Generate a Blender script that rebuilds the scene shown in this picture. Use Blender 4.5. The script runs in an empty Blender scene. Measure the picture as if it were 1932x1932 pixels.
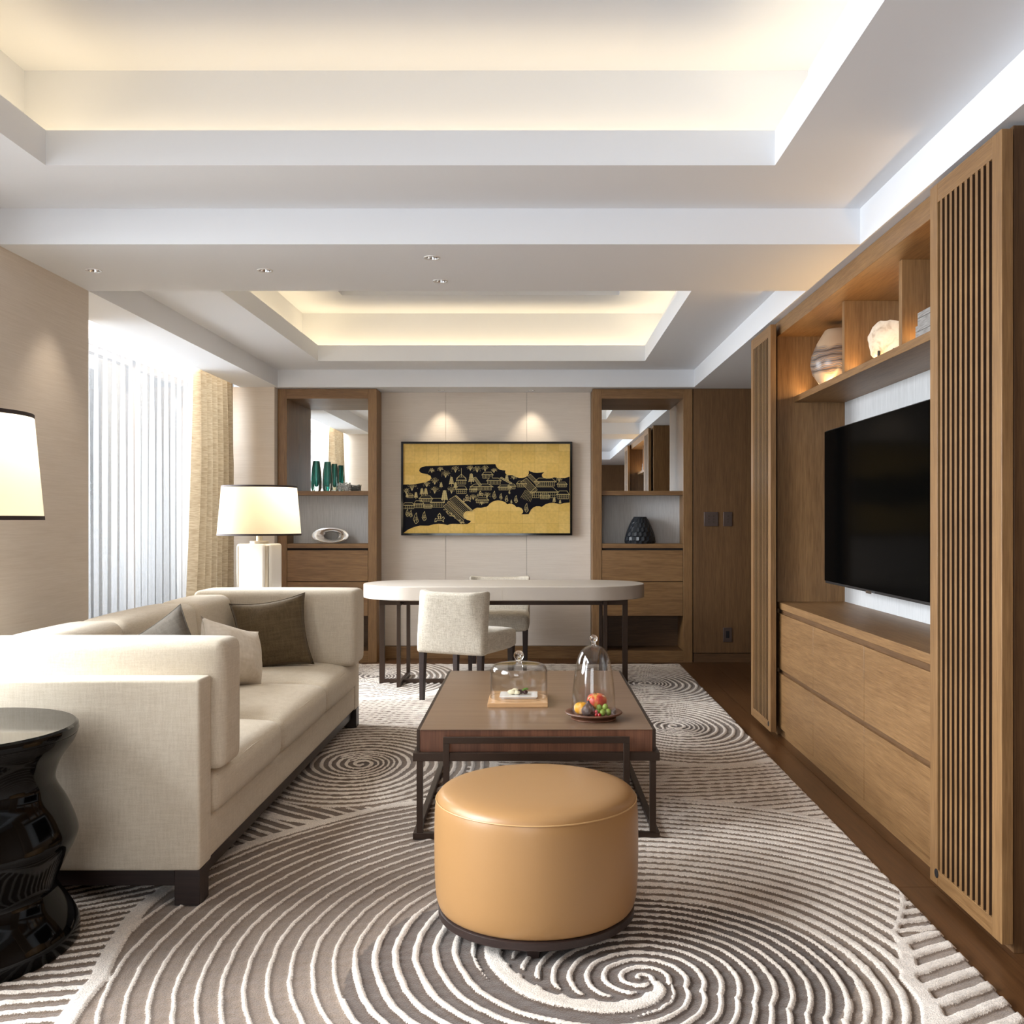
import bpy, bmesh, math, random
import numpy as np
from mathutils import Vector, Matrix, noise
random.seed(7)
PI = math.pi
# ------------------------------------------------------------------ camera, world, exposure, big lights
F = 1850.0; VX = 1018.0; VY = 981.0; EYE = 1.25
sc = bpy.context.scene
col = sc.collection
cam_d = bpy.data.cameras.new('camera'); cam = bpy.data.objects.new('camera', cam_d); col.objects.link(cam)
cam.location = (0, 0, EYE); cam.rotation_euler = (PI/2, 0, 0)
cam_d.sensor_width = 36; cam_d.sensor_fit = 'HORIZONTAL'; cam_d.lens = 36*F/1932
cam_d.shift_x = -(VX-966)/1932; cam_d.shift_y = (VY-966)/1932
cam_d.clip_start = 0.05; cam_d.clip_end = 100
sc.camera = cam
sc.view_settings.view_transform = 'Standard'; sc.view_settings.look = 'None'
sc.view_settings.gamma = 1; sc.view_settings.use_curve_mapping = False
sc.view_settings.exposure = 0.90
w = bpy.data.worlds.new('daylight'); sc.world = w; w.use_nodes = True
w.node_tree.nodes['Background'].inputs[0].default_value = (0.86, 0.93, 1.0, 1)
w.node_tree.nodes['Background'].inputs[1].default_value = .70

def area(name, loc, rot, sx, sy, energy, color, spread=PI):
    l = bpy.data.lights.new(name, 'AREA'); l.shape = 'RECTANGLE'; l.size = sx; l.size_y = sy
    l.energy = energy; l.color = color; l.spread = spread
    o = bpy.data.objects.new(name, l); col.objects.link(o); o.location = loc; o.rotation_euler = rot
    return o
DAY = (0.91, 0.955, 1.0); WARM = (1.0, 0.76, 0.44); WARM2 = (1.0, 0.60, 0.24)
# daylight entering through the windows on the left (sky outside the glass) and the windows behind the photographer
area('window_daylight', (-3.30, 6.65, 1.75), (0, -PI/2+.60, 0), 2.0, 3.3, 175, DAY, 2.0)
area('window_daylight', (-3.30, 2.05, 1.75), (0, -PI/2+.55, 0), 2.0, 3.3, 185, DAY, 2.1)
area('window_daylight', (-1.35, -2.78, 1.45), (PI/2-.3, 0, 0), 2.2, 1.9, 34, DAY)

# ------------------------------------------------------------------ materials
MATS = {}
def mat(name, color=(.8, .8, .8), rough=.5, metal=0.0, spec=.5, build=None, **kw):
    m = bpy.data.materials.new(name); m.use_nodes = True
    b = m.node_tree.nodes['Principled BSDF']
    b.inputs['Base Color'].default_value = (*color, 1)
    b.inputs['Roughness'].default_value = rough
    b.inputs['Metallic'].default_value = metal
    b.inputs['Specular IOR Level'].default_value = spec
    for k, v in kw.items():
        b.inputs[k.replace('_', ' ')].default_value = v
    if build: build(m.node_tree, b)
    MATS[name] = m
    return m
def N(nt, t, **kw):
    n = nt.nodes.new(t)
    for k, v in kw.items():
        if k in n.inputs.keys(): n.inputs[k].default_value = v
        else: setattr(n, k, v)
    return n
def ramp(nt, fac, stops):
    r = nt.nodes.new('ShaderNodeValToRGB')
    e = r.color_ramp.elements
    e[0].position = stops[0][0]; e[0].color = (*stops[0][1], 1)
    e[1].position = stops[-1][0]; e[1].color = (*stops[-1][1], 1)
    for p, c in stops[1:-1]:
        x = e.new(p); x.color = (*c, 1)
    nt.links.new(fac, r.inputs[0]); return r
def mapped(nt, scale, coord='Object'):
    tc = nt.nodes.new('ShaderNodeTexCoord'); mp = nt.nodes.new('ShaderNodeMapping')
    mp.inputs['Scale'].default_value = scale
    nt.links.new(tc.outputs[coord], mp.inputs[0]); return mp.outputs[0]
def bump(nt, b, h, strength, dist=.002):
    bp = N(nt, 'ShaderNodeBump'); bp.inputs['Strength'].default_value = strength; bp.inputs['Distance'].default_value = dist
    nt.links.new(h, bp.inputs['Height']); nt.links.new(bp.outputs[0], b.inputs['Normal'])
def wood(name, dark, light, axis='Z', rough=.45, big=2.0, fine=90, coat=0.0):
    def f(nt, b):
        ax = {'X': 0, 'Y': 1, 'Z': 2}[axis]
        s1 = [fine]*3; s1[ax] = fine*.05
        s2 = [big*6]*3; s2[ax] = big*.35
        n1 = N(nt, 'ShaderNodeTexNoise', Scale=1.0, Detail=4.0, Roughness=.65); nt.links.new(mapped(nt, s1), n1.inputs['Vector'])
        n2 = N(nt, 'ShaderNodeTexNoise', Scale=1.0, Detail=3.0, Distortion=.6); nt.links.new(mapped(nt, s2), n2.inputs['Vector'])
        s3 = [fine*4]*3; s3[ax] = fine*.12
        n3 = N(nt, 'ShaderNodeTexNoise', Scale=1.0, Detail=2.0); nt.links.new(mapped(nt, s3), n3.inputs['Vector'])
        mx = N(nt, 'ShaderNodeMix', data_type='FLOAT'); mx.inputs[0].default_value = .38
        nt.links.new(n1.outputs['Fac'], mx.inputs[2]); nt.links.new(n2.outputs['Fac'], mx.inputs[3])
        mx2 = N(nt, 'ShaderNodeMix', data_type='FLOAT'); mx2.inputs[0].default_value = .35
        nt.links.new(mx.outputs[0], mx2.inputs[2]); nt.links.new(n3.outputs['Fac'], mx2.inputs[3])
        r = ramp(nt, mx2.outputs[0], [(.34, dark), (.66, light)])
        nt.links.new(r.outputs[0], b.inputs['Base Color'])
        bump(nt, b, mx2.outputs[0], .25, .001)
    return mat(name, light, rough, build=f, Coat_Weight=coat)
OD, OL = (.135, .064, .021), (.315, .176, .071)
wood('oak_z', OD, OL, 'Z'); wood('oak_y', OD, OL, 'Y'); wood('oak_x', OD, OL, 'X')
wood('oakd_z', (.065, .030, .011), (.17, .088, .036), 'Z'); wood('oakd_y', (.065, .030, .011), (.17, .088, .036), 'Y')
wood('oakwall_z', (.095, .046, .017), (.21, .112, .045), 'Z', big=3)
wood('oakd_x', (.065, .030, .011), (.17, .088, .036), 'X')
wood('floor_oak', (.060, .024, .008), (.135, .060, .022), 'Y', rough=.33, fine=45)
wood('walnut_x', (.085, .030, .014), (.215, .088, .045), 'Z', rough=.4, fine=40, big=3)
wood('walnut_top', (.165, .098, .058), (.26, .170, .110), 'X', rough=.30, fine=30, big=2)
wood('wenge', (.012, .006, .005), (.035, .018, .014), 'X', rough=.45)
wood('board_oak', (.45, .24, .10), (.68, .42, .21), 'X', rough=.45, fine=40)
wood('acacia', (.075, .028, .014), (.20, .085, .045), 'X', rough=.4, fine=50)
mat('plaster', (.79, .81, .845), .9, spec=.2)
wood('groove_dark', (.030, .014, .007), (.065, .032, .015), 'Z')  # much darker oak tone for the slat sides within the door grooves
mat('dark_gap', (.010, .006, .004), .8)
def cloth(name, a, b_, scale=260, bs=.35, rough=.95, mott=6):
    def f(nt, b):
        v = mapped(nt, (scale, scale, scale))
        wv = N(nt, 'ShaderNodeTexNoise', Scale=1.0, Detail=2.0); nt.links.new(v, wv.inputs['Vector'])
        n2 = N(nt, 'ShaderNodeTexNoise', Scale=1.0, Detail=3.0); nt.links.new(mapped(nt, (mott*14, mott*14, mott*1.5)), n2.inputs['Vector'])
        n3 = N(nt, 'ShaderNodeTexNoise', Scale=1.0, Detail=3.0); nt.links.new(mapped(nt, (mott*1.5, mott*1.5, mott*16)), n3.inputs['Vector'])
        a1 = N(nt, 'ShaderNodeMath', operation='ADD'); nt.links.new(n2.outputs['Fac'], a1.inputs[0]); nt.links.new(n3.outputs['Fac'], a1.inputs[1])
        a2 = N(nt, 'ShaderNodeMath', operation='ADD'); nt.links.new(a1.outputs[0], a2.inputs[0]); nt.links.new(wv.outputs['Fac'], a2.inputs[1])
        a3 = N(nt, 'ShaderNodeMath', operation='MULTIPLY'); nt.links.new(a2.outputs[0], a3.inputs[0]); a3.inputs[1].default_value = .3333
        r = ramp(nt, a3.outputs[0], [(.36, a), (.60, b_)])
        nt.links.new(r.outputs[0], b.inputs['Base Color']); bump(nt, b, a3.outputs[0], bs, .002)
    return mat(name, b_, rough, spec=.15, build=f, Sheen_Weight=.15)
cloth('linen', (.56, .485, .375), (.67, .595, .48), mott=14)
cloth('linen_chair', (.42, .37, .29), (.68, .63, .54), scale=160, mott=14)
cloth('brown_velvet', (.082, .057, .030), (.14, .101, .056), bs=.4)
cloth('grey_velvet', (.11, .095, .078), (.16, .14, .115))
cloth('ivory_cloth', (.62, .55, .45), (.72, .65, .56), scale=60, mott=5, bs=.6)
def grass(nt, b):
    n1 = N(nt, 'ShaderNodeTexNoise', Scale=1.0, Detail=5.0, Roughness=.7); nt.links.new(mapped(nt, (5, 5, 190)), n1.inputs['Vector'])
    n2 = N(nt, 'ShaderNodeTexNoise', Scale=1.0, Detail=2.0); nt.links.new(mapped(nt, (1.5, 1.5, 12)), n2.inputs['Vector'])
    mx = N(nt, 'ShaderNodeMix', data_type='FLOAT'); mx.inputs[0].default_value = .25
    nt.links.new(n1.outputs['Fac'], mx.inputs[2]); nt.links.new(n2.outputs['Fac'], mx.inputs[3])
    r = ramp(nt, mx.outputs[0], [(.30, (.66, .585, .505)), (.66, (.76, .69, .615))])
    nt.links.new(r.outputs[0], b.inputs['Base Color'])
mat('grasscloth', (.66, .58, .5), .9, spec=.15, build=grass)
def grassw(nt, b):
    n1 = N(nt, 'ShaderNodeTexNoise', Scale=1.0, Detail=5.0, Roughness=.7); nt.links.new(mapped(nt, (150, 150, 5)), n1.inputs['Vector'])
    r = ramp(nt, n1.outputs['Fac'], [(.34, (.50, .51, .52)), (.62, (.64, .65, .66))])
    nt.links.new(r.outputs[0], b.inputs['Base Color'])
mat('silk_panel', (.6, .6, .62), .7, spec=.25, build=grassw)
mat('bronze', (.060, .040, .030), .38, metal=.75)
mat('bronze_light', (.14, .11, .09), .4, metal=.7)
mat('black_gloss', (.002, .002, .002), .07, spec=.5, IOR=1.28)
mat('tv_black', (.0015, .0015, .0015), .12, spec=.5, IOR=1.05)
mat('tv_body', (.012, .012, .013), .4)
mat('chrome', (.85, .85, .86), .12, metal=1.0)
mat('silver', (.86, .85, .84), .25, metal=.85)
mat('mirror', (.88, .90, .90), .0, metal=1.0)
mat('white_ceramic', (.82, .80, .77), .12)
mat('nickel', (.55, .50, .42), .35, metal=.7)
mat('shade_trim', (.035, .022, .020), .7)
mat('leather_desk', (.58, .52, .455), .38)
def leath(nt, b):
    n1 = N(nt, 'ShaderNodeTexNoise', Scale=180.0, Detail=3.0); nt.links.new(mapped(nt, (1, 1, 1)), n1.inputs['Vector'])
    bump(nt, b, n1.outputs['Fac'], .12, .001)
mat('tan_leather', (.37, .20, .078), .36, build=leath)
mat('tan_piping', (.52, .31, .13), .4)
mat('switch_metal', (.16, .12, .105), .35, metal=.6)
mat('gold_line', (.62, .50, .22), .5)
mat('ink_black', (.006, .006, .010), .6, spec=.1)
mat('frame_black', (.006, .006, .006), .08)
def gold(nt, b):
    v = mapped(nt, (1, 1, 1))
    br = N(nt, 'ShaderNodeTexBrick', offset=0.0, squash=1.0)
    br.inputs['Scale'].default_value = 1.0; br.inputs['Brick Width'].default_value = .108; br.inputs['Row Height'].default_value = .108
    br.inputs['Mortar Size'].default_value = .0012; br.inputs['Mortar Smooth'].default_value = .6
    br.inputs['Color1'].default_value = (.66, .44, .115, 1); br.inputs['Color2'].default_value = (.76, .53, .17, 1); br.inputs['Mortar'].default_value = (.50, .32, .09, 1)
    sw = N(nt, 'ShaderNodeSeparateXYZ'); cb = N(nt, 'ShaderNodeCombineXYZ')
    nt.links.new(v, sw.inputs[0]); nt.links.new(sw.outputs[0], cb.inputs[0]); nt.links.new(sw.outputs[2], cb.inputs[1]); nt.links.new(cb.outputs[0], br.inputs['Vector'])
    n = N(nt, 'ShaderNodeTexNoise', Scale=40.0, Detail=4.0); nt.links.new(v, n.inputs['Vector'])
    mx = N(nt, 'ShaderNodeMix', data_type='RGBA', blend_type='MULTIPLY'); mx.inputs[0].default_value = .5
    r = ramp(nt, n.outputs['Fac'], [(.3, (.78, .78, .78)), (.7, (1.1, 1.1, 1.1))])
    nt.links.new(br.outputs[0], mx.inputs[6]); nt.links.new(r.outputs[0], mx.inputs[7]); nt.links.new(mx.outputs[2], b.inputs['Base Color'])
mat('gold_leaf', (.7, .48, .14), .65, spec=.2, build=gold)
def shade(nt, b):
    out = nt.nodes['Material Output']
    d = N(nt, 'ShaderNodeBsdfDiffuse'); d.inputs[0].default_value = (.74, .64, .48, 1)
    t = N(nt, 'ShaderNodeBsdfTranslucent'); t.inputs[0].default_value = (.80, .67, .48, 1)
    m_ = N(nt, 'ShaderNodeMixShader'); m_.inputs[0].default_value = .5
    nt.links.new(d.outputs[0], m_.inputs[1]); nt.links.new(t.outputs[0], m_.inputs[2]); nt.links.new(m_.outputs[0], out.inputs[0])
mat('lamp_linen', build=shade)
def sheer(nt, b):
    out = nt.nodes['Material Output']
    d = N(nt, 'ShaderNodeBsdfDiffuse'); d.inputs[0].default_value = (.80, .82, .85, 1)
    t = N(nt, 'ShaderNodeBsdfTranslucent'); t.inputs[0].default_value = (.66, .67, .68, 1)
    tr = N(nt, 'ShaderNodeBsdfTransparent')
    m1 = N(nt, 'ShaderNodeMixShader'); m1.inputs[0].default_value = .65
    m2 = N(nt, 'ShaderNodeMixShader'); m2.inputs[0].default_value = .86
    nt.links.new(d.outputs[0], m1.inputs[1]); nt.links.new(t.outputs[0], m1.inputs[2])
    nt.links.new(m1.outputs[0], m2.inputs[1]); nt.links.new(tr.outputs[0], m2.inputs[2]); nt.links.new(m2.outputs[0], out.inputs[0])
mat('sheer_voile', build=sheer)
def drape(nt, b):
    out = nt.nodes['Material Output']
    n1 = N(nt, 'ShaderNodeTexNoise', Scale=1.0, Detail=4.0); nt.links.new(mapped(nt, (20, 20, 160)), n1.inputs['Vector'])
    r = ramp(nt, n1.outputs['Fac'], [(.35, (.36, .28, .18)), (.65, (.52, .43, .30))])
    t = N(nt, 'ShaderNodeBsdfTranslucent'); nt.links.new(r.outputs[0], t.inputs[0]); nt.links.new(r.outputs[0], b.inputs['Base Color'])
    m_ = N(nt, 'ShaderNodeMixShader'); m_.inputs[0].default_value = .12
    nt.links.new(b.outputs[0], m_.inputs[1]); nt.links.new(t.outputs[0], m_.inputs[2]); nt.links.new(m_.outputs[0], out.inputs[0])
mat('drape_silk', (.6, .5, .36), .6, build=drape)
def pane(nt, b):
    out = nt.nodes['Material Output']
    g = N(nt, 'ShaderNodeBsdfGlossy'); g.inputs['Roughness'].default_value = .02
    tr = N(nt, 'ShaderNodeBsdfTransparent'); fr = N(nt, 'ShaderNodeFresnel'); fr.inputs[0].default_value = 1.4
    m_ = N(nt, 'ShaderNodeMixShader'); nt.links.new(fr.outputs[0], m_.inputs[0])
    nt.links.new(tr.outputs[0], m_.inputs[1]); nt.links.new(g.outputs[0], m_.inputs[2]); nt.links.new(m_.outputs[0], out.inputs[0])
mat('window_glass', build=pane)
mat('clear_glass', (1, 1, 1), 0.0, Transmission_Weight=1.0, IOR=1.46)
def thin(nt, b):
    out = nt.nodes['Material Output']
    g = N(nt, 'ShaderNodeBsdfGlossy'); g.inputs['Roughness'].default_value = .01
    tr = N(nt, 'ShaderNodeBsdfTransparent'); tr.inputs[0].default_value = (.985, .985, .985, 1); lw = N(nt, 'ShaderNodeLayerWeight'); lw.inputs[0].default_value = .5
    pw_ = N(nt, 'ShaderNodeMath', operation='POWER'); nt.links.new(lw.outputs['Facing'], pw_.inputs[0]); pw_.inputs[1].default_value = 4.0
    fr = N(nt, 'ShaderNodeMath', operation='MULTIPLY_ADD'); nt.links.new(pw_.outputs[0], fr.inputs[0]); fr.inputs[1].default_value = .85; fr.inputs[2].default_value = .055
    m_ = N(nt, 'ShaderNodeMixShader'); nt.links.new(fr.outputs[0], m_.inputs[0])
    nt.links.new(tr.outputs[0], m_.inputs[1]); nt.links.new(g.outputs[0], m_.inputs[2]); nt.links.new(m_.outputs[0], out.inputs[0])
mat('dome_glass', build=thin)
mat('vase_glass', (.82, .93, .92), 0.01, Transmission_Weight=1.0, IOR=1.40)
mat('strand_glass', (.78, .82, .82), .12)
mat('teal_glass', (.08, .58, .50), 0.02, Transmission_Weight=.6, IOR=1.45)
mat('black_vase', (.012, .016, .022), .38)
def marble(nt, b):
    wv = N(nt, 'ShaderNodeTexWave', wave_type='BANDS', bands_direction='Z', Scale=5.5, Distortion=7.0, Detail=2.0); wv.inputs['Detail Scale'].default_value = 1.2
    nt.links.new(mapped(nt, (1.0, 1.0, 1.5)), wv.inputs['Vector'])
    r = ramp(nt, wv.outputs['Fac'], [(.0, (.05, .05, .06)), (.25, (.30, .18, .10)), (.45, (.05, .06, .08)), (.62, (.40, .33, .28)), (.78, (.05, .055, .08)), (1.0, (.36, .24, .15))])
    sp = N(nt, 'ShaderNodeSeparateXYZ'); nt.links.new(mapped(nt, (1, 1, 1)), sp.inputs[0])
    nz = N(nt, 'ShaderNodeTexNoise', Scale=7.0, Detail=1.0); nt.links.new(mapped(nt, (1, 1, .4)), nz.inputs['Vector'])
    a = N(nt, 'ShaderNodeMath', operation='MULTIPLY_ADD'); nt.links.new(nz.outputs['Fac'], a.inputs[0]); a.inputs[1].default_value = .16; nt.links.new(sp.outputs[2], a.inputs[2])
    band = ramp(nt, a.outputs[0], [(.125, (0, 0, 0)), (.14, (1, 1, 1)), (.27, (1, 1, 1)), (.285, (0, 0, 0))])
    mx = N(nt, 'ShaderNodeMix', data_type='RGBA'); nt.links.new(band.outputs[0], mx.inputs[0]); mx.inputs[6].default_value = (.50, .36, .24, 1); nt.links.new(r.outputs[0], mx.inputs[7])
    nt.links.new(mx.outputs[2], b.inputs['Base Color'])
mat('agate_glaze', (.6, .5, .4), .3, build=marble)
def stone(nt, b):
    n = N(nt, 'ShaderNodeTexNoise', Scale=18.0, Detail=5.0, Distortion=1.0); nt.links.new(mapped(nt, (1, 1, 1)), n.inputs['Vector'])
    r = ramp(nt, n.outputs['Fac'], [(.3, (.34, .24, .16)), (.5, (.62, .54, .43)), (.7, (.70, .63, .53))]); nt.links.new(r.outputs[0], b.inputs['Base Color']); bump(nt, b, n.outputs['Fac'], .4, .004)
mat('pale_stone', (.8, .75, .65), .7, build=stone)
def shag(nt, b):
    n = N(nt, 'ShaderNodeTexNoise', Scale=1.0, Detail=3.0); nt.links.new(mapped(nt, (20, 20, 200)), n.inputs['Vector'])
    r = ramp(nt, n.outputs['Fac'], [(.3, (.20, .19, .18)), (.7, (.34, .33, .32))]); nt.links.new(r.outputs[0], b.inputs['Base Color'])
mat('shagreen', (.3, .3, .3), .7, build=shag)
def apple(nt, b):
    n = N(nt, 'ShaderNodeTexNoise', Scale=1.0, Detail=3.0); nt.links.new(mapped(nt, (38, 38, 16)), n.inputs['Vector'])
    r = ramp(nt, n.outputs['Fac'], [(.38, (.78, .42, .10)), (.50, (.72, .10, .05)), (.66, (.50, .02, .025))]); nt.links.new(r.outputs[0], b.inputs['Base Color'])
mat('apple_skin', (.6, .1, .06), .3, build=apple)
mat('orange_peel', (.90, .42, .02), .4)
def figm(nt, b):
    n = N(nt, 'ShaderNodeTexNoise', Scale=1.0, Detail=3.0); nt.links.new(mapped(nt, (60, 60, 20)), n.inputs['Vector'])
    r = ramp(nt, n.outputs['Fac'], [(.40, (.05, .022, .02)), (.55, (.12, .07, .045)), (.66, (.32, .27, .31))]); nt.links.new(r.outputs[0], b.inputs['Base Color'])
mat('fig_skin', (.1, .05, .05), .5, build=figm)
mat('grape_green', (.24, .34, .055), .2)
mat('currant_red', (.45, .008, .012), .15)
mat('stem_brown', (.16, .11, .03), .7)
mat('leaf_green', (.10, .26, .02), .5)
mat('cream_cheese', (.86, .78, .52), .6)
mat('dark_berry', (.035, .008, .010), .25)
mat('white_china', (.88, .87, .85), .15)
mat('socket_black', (.01, .01, .012), .5)
mat('led_glow', (1, 1, 1), .5)
def emit(name, color, s):
    m = bpy.data.materials.new(name); m.use_nodes = True; nt = m.node_tree; nt.nodes.clear()
    o = nt.nodes.new('ShaderNodeOutputMaterial'); e = nt.nodes.new('ShaderNodeEmission'); e.inputs[0].default_value = (*color, 1); e.inputs[1].default_value = s
    nt.links.new(e.outputs[0], o.inputs[0]); MATS[name] = m
emit('led_warm', (1.0, .72, .38), 6.0); emit('bulb_warm', (1.0, .78, .5), 1.0)

# ------------------------------------------------------------------ object helpers
def ref(px, py, D): return Vector(((px-VX)*D/F, D, EYE-(py-VY)*D/F))
def chain(p):
    v = Vector((0, 0, 0))
    while p is not None:
        v += p.location; p = p.parent
    return v
def link(name, me, parent=None, m=None, bevel=0, seg=2, smooth=False, world=True):
    if world and parent is not None: me.transform(Matrix.Translation(-chain(parent)))
    o = bpy.data.objects.new(name, me); col.objects.link(o)
    if parent is not None: o.parent = parent
    if m is not None: me.materials.append(MATS[m])
    if bevel:
        b = o.modifiers.new('bevel', 'BEVEL'); b.width = bevel; b.segments = seg; b.limit_method = 'ANGLE'; b.angle_limit = .6
        smooth = True
    if smooth:
        for p in me.polygons: p.use_smooth = True
        me.set_sharp_from_angle(angle=math.radians(38))
    return o
def tag(o, label, cat, group=None, kind=None):
    if label: o['label'] = label
    if cat: o['category'] = cat
    if group: o['group'] = group
    if kind: o['kind'] = kind
    return o
def thing(name, label, cat, loc=(0, 0, 0), rz=0, group=None):
    o = bpy.data.objects.new(name, None); col.objects.link(o); o.location = loc; o.rotation_euler = (0, 0, rz)
    o.empty_display_size = .1
    return tag(o, label, cat, group)
def struct(name, mb, m, parent=None, **kw):
    o = mb.build(name, m, parent, **kw)
    if parent is None: o['kind'] = 'structure'
    return o
class MB:
    def __init__(s): s.v = []; s.f = []
    def add(s, vs, fs):
        n = len(s.v); s.v += [tuple(v) for v in vs]; s.f += [tuple(i+n for i in f) for f in fs]; return s
    def box(s, x0, x1, y0, y1, z0, z1):
        x0, x1 = min(x0, x1), max(x0, x1); y0, y1 = min(y0, y1), max(y0, y1); z0, z1 = min(z0, z1), max(z0, z1)
        return s.add([(x0, y0, z0), (x1, y0, z0), (x1, y1, z0), (x0, y1, z0), (x0, y0, z1), (x1, y0, z1), (x1, y1, z1), (x0, y1, z1)],
                     [(0, 3, 2, 1), (4, 5, 6, 7), (0, 1, 5, 4), (1, 2, 6, 5), (2, 3, 7, 6), (3, 0, 4, 7)])
    def hexa(s, b, t):
        return s.add(list(b)+list(t), [(0, 3, 2, 1), (4, 5, 6, 7), (0, 1, 5, 4), (1, 2, 6, 5), (2, 3, 7, 6), (3, 0, 4, 7)])
    def lathe(s, prof, c=(0, 0, 0), n=32, cap=True, closed=False, sx=1, sy=1, fn=None):
        vs = []; fs = []; k = len(prof)
        for i, (r, z) in enumerate(prof):
            for j in range(n):
                a = 2*PI*j/n; rr = r
                if fn: rr = r*fn(i, j, a)
                vs.append((c[0]+rr*math.cos(a)*sx, c[1]+rr*math.sin(a)*sy, c[2]+z))
        rng = range(k) if closed else range(k-1)
        for i in rng:
            i2 = (i+1) % k
            for j in range(n):
                j2 = (j+1) % n; fs.append((i*n+j, i*n+j2, i2*n+j2, i2*n+j))
        if cap and not closed:
            if prof[0][0] > 1e-5: fs.append(tuple(reversed(range(n))))
            if prof[-1][0] > 1e-5: fs.append(tuple((k-1)*n+j for j in range(n)))
        return s.add(vs, fs)
    def tube(s, pts, r, n=8, r2=None):
        pts = [Vector(p) for p in pts]; m = len(pts); vs = []; fs = []
        for i, p in enumerate(pts):
            t = (pts[min(i+1, m-1)]-pts[max(i-1, 0)]).normalized()
            a = Vector((0, 0, 1)) if abs(t.z) < .9 else Vector((1, 0, 0))
            u = t.cross(a).normalized(); v = t.cross(u)
            rr = r if r2 is None else r+(r2-r)*i/(m-1)
            for j in range(n):
                g = 2*PI*j/n; vs.append(p+u*rr*math.cos(g)+v*rr*math.sin(g))
        for i in range(m-1):
            for j in range(n):
                j2 = (j+1) % n; fs.append((i*n+j, i*n+j2, (i+1)*n+j2, (i+1)*n+j))
        fs.append(tuple(range(n))); fs.append(tuple(reversed([(m-1)*n+j for j in range(n)])))
        return s.add(vs, fs)
    def mesh(s, name):
        me = bpy.data.meshes.new(name); me.from_pydata(s.v, [], s.f)
        bm = bmesh.new(); bm.from_mesh(me); bmesh.ops.recalc_face_normals(bm, faces=bm.faces); bm.to_mesh(me); bm.free()
        me.update(); return me
    def build(s, name, m, parent=None, **kw): return link(name, s.mesh(name), parent, m, **kw)
def B(x0, x1, y0, y1, z0, z1): return MB().box(x0, x1, y0, y1, z0, z1)
def soft(x0, x1, y0, y1, z0, z1, r=.03, puff=(0, 0, 0), n=14):
    """rounded, slightly stuffed box"""
    c = Vector(((x0+x1)/2, (y0+y1)/2, (z0+z1)/2)); h = Vector(((x1-x0)/2, (y1-y0)/2, (z1-z0)/2)); r = min(r, h.x*.98, h.y*.98, h.z*.98)
    bm = bmesh.new()
    def samples(hh):
        a = [-hh+r*(1-math.cos(t*PI/8)) for t in range(4)]; k = max(4, min(n, int((2*hh-2*r)/.04)+2))
        b_ = [-hh+r+(2*hh-2*r)*i/k for i in range(k+1)]
        return a+b_+[-q for q in reversed(a)]
    S = [samples(h.x), samples(h.y), samples(h.z)]; cache = {}
    def P(p):
        key = (round(p[0], 6), round(p[1], 6), round(p[2], 6))
        if key in cache: return cache[key]
        p = Vector(p); i = Vector([max(-h[k]+r, min(h[k]-r, p[k])) for k in range(3)]); d = p-i
        q = i+d.normalized()*r if d.length > 1e-9 else p
        u = [max(-1, min(1, q[k]/h[k])) for k in range(3)]
        for k in range(3):
            a, b_ = (k+1) % 3, (k+2) % 3
            q[k] += puff[k]*u[k]*(1-u[a]**4)*(1-u[b_]**4)
        cache[key] = bm.verts.new(q+c); return cache[key]
    for k in range(3):
        a, b_ = (k+1) % 3, (k+2) % 3
        for sgn in (-1, 1):
            for i in range(len(S[a])-1):
                for j in range(len(S[b_])-1):
                    co = []
                    for (ii, jj) in ((i, j), (i+1, j), (i+1, j+1), (i, j+1)):
                        p = [0, 0, 0]; p[k] = sgn*h[k]; p[a] = S[a][ii]; p[b_] = S[b_][jj]; co.append(P(p))
                    if sgn < 0: co.reverse()
                    if len(set(co)) == 4:
                        try: bm.faces.new(co)
                        except ValueError: pass
    me = bpy.data.meshes.new('soft'); bm.to_mesh(me); bm.free(); return me
def softo(name, m, parent, *a, **kw):
    o = link(name, soft(*a, **kw), parent, m); 
    for p in o.data.polygons: p.use_smooth = True
    return o
def copy_tree(o, parent=None):
    c = o.copy(); col.objects.link(c)
    if parent is not None: c.parent = parent
    for ch in [x for x in bpy.data.objects if x.parent == o]: copy_tree(ch, c)
    return c

# ------------------------------------------------------------------ room levels
Z0 = 2.403           # low soffit, beam underside
Z1 = 2.553           # ceiling round the coffers
ZL = 2.682           # top of coffer lip
ZT = 2.977           # inside top of coffers
XL, XR = -2.271, 1.341
YB0, YB1 = 4.102, 4.937
YF = 8.505
ZX = 3.10
# floor
floor = struct('floor', B(-3.3, 3.4, -2.9, 9.4, -.06, -.006), 'dark_gap')
pw = .15; x = -3.0; k = 0
pl_mesh = {}
while x < 3.2:
    y = -2.8+(k*0.83 % 1.9)-1.9
    while y < 9.2:
        y0 = max(y, -2.8); y1 = min(y+1.9, 9.2)
        if y1-y0 > .05 and (y1 > 1.9) and not (x+pw < XL-.45) and (x > 1.0 or x < -1.9 or y1 > 8.3 or y0 < 2.2):
            B(x+.001, x+pw-.001, y0+.001, y1-.001, -.006, 0.0).build('plank', 'floor_oak', floor)
        y += 1.9
    x += pw; k += 1
b = MB(); b.box(-3.0, 3.2, -2.8, 1.9, -.006, -.001); b.box(-3.0, -2.6, 1.9, 9.2, -.006, -.001); b.box(-1.95, 1.05, 2.2, 8.3, -.006, -.003)
o = b.build('underlay', 'floor_oak', floor)
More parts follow.
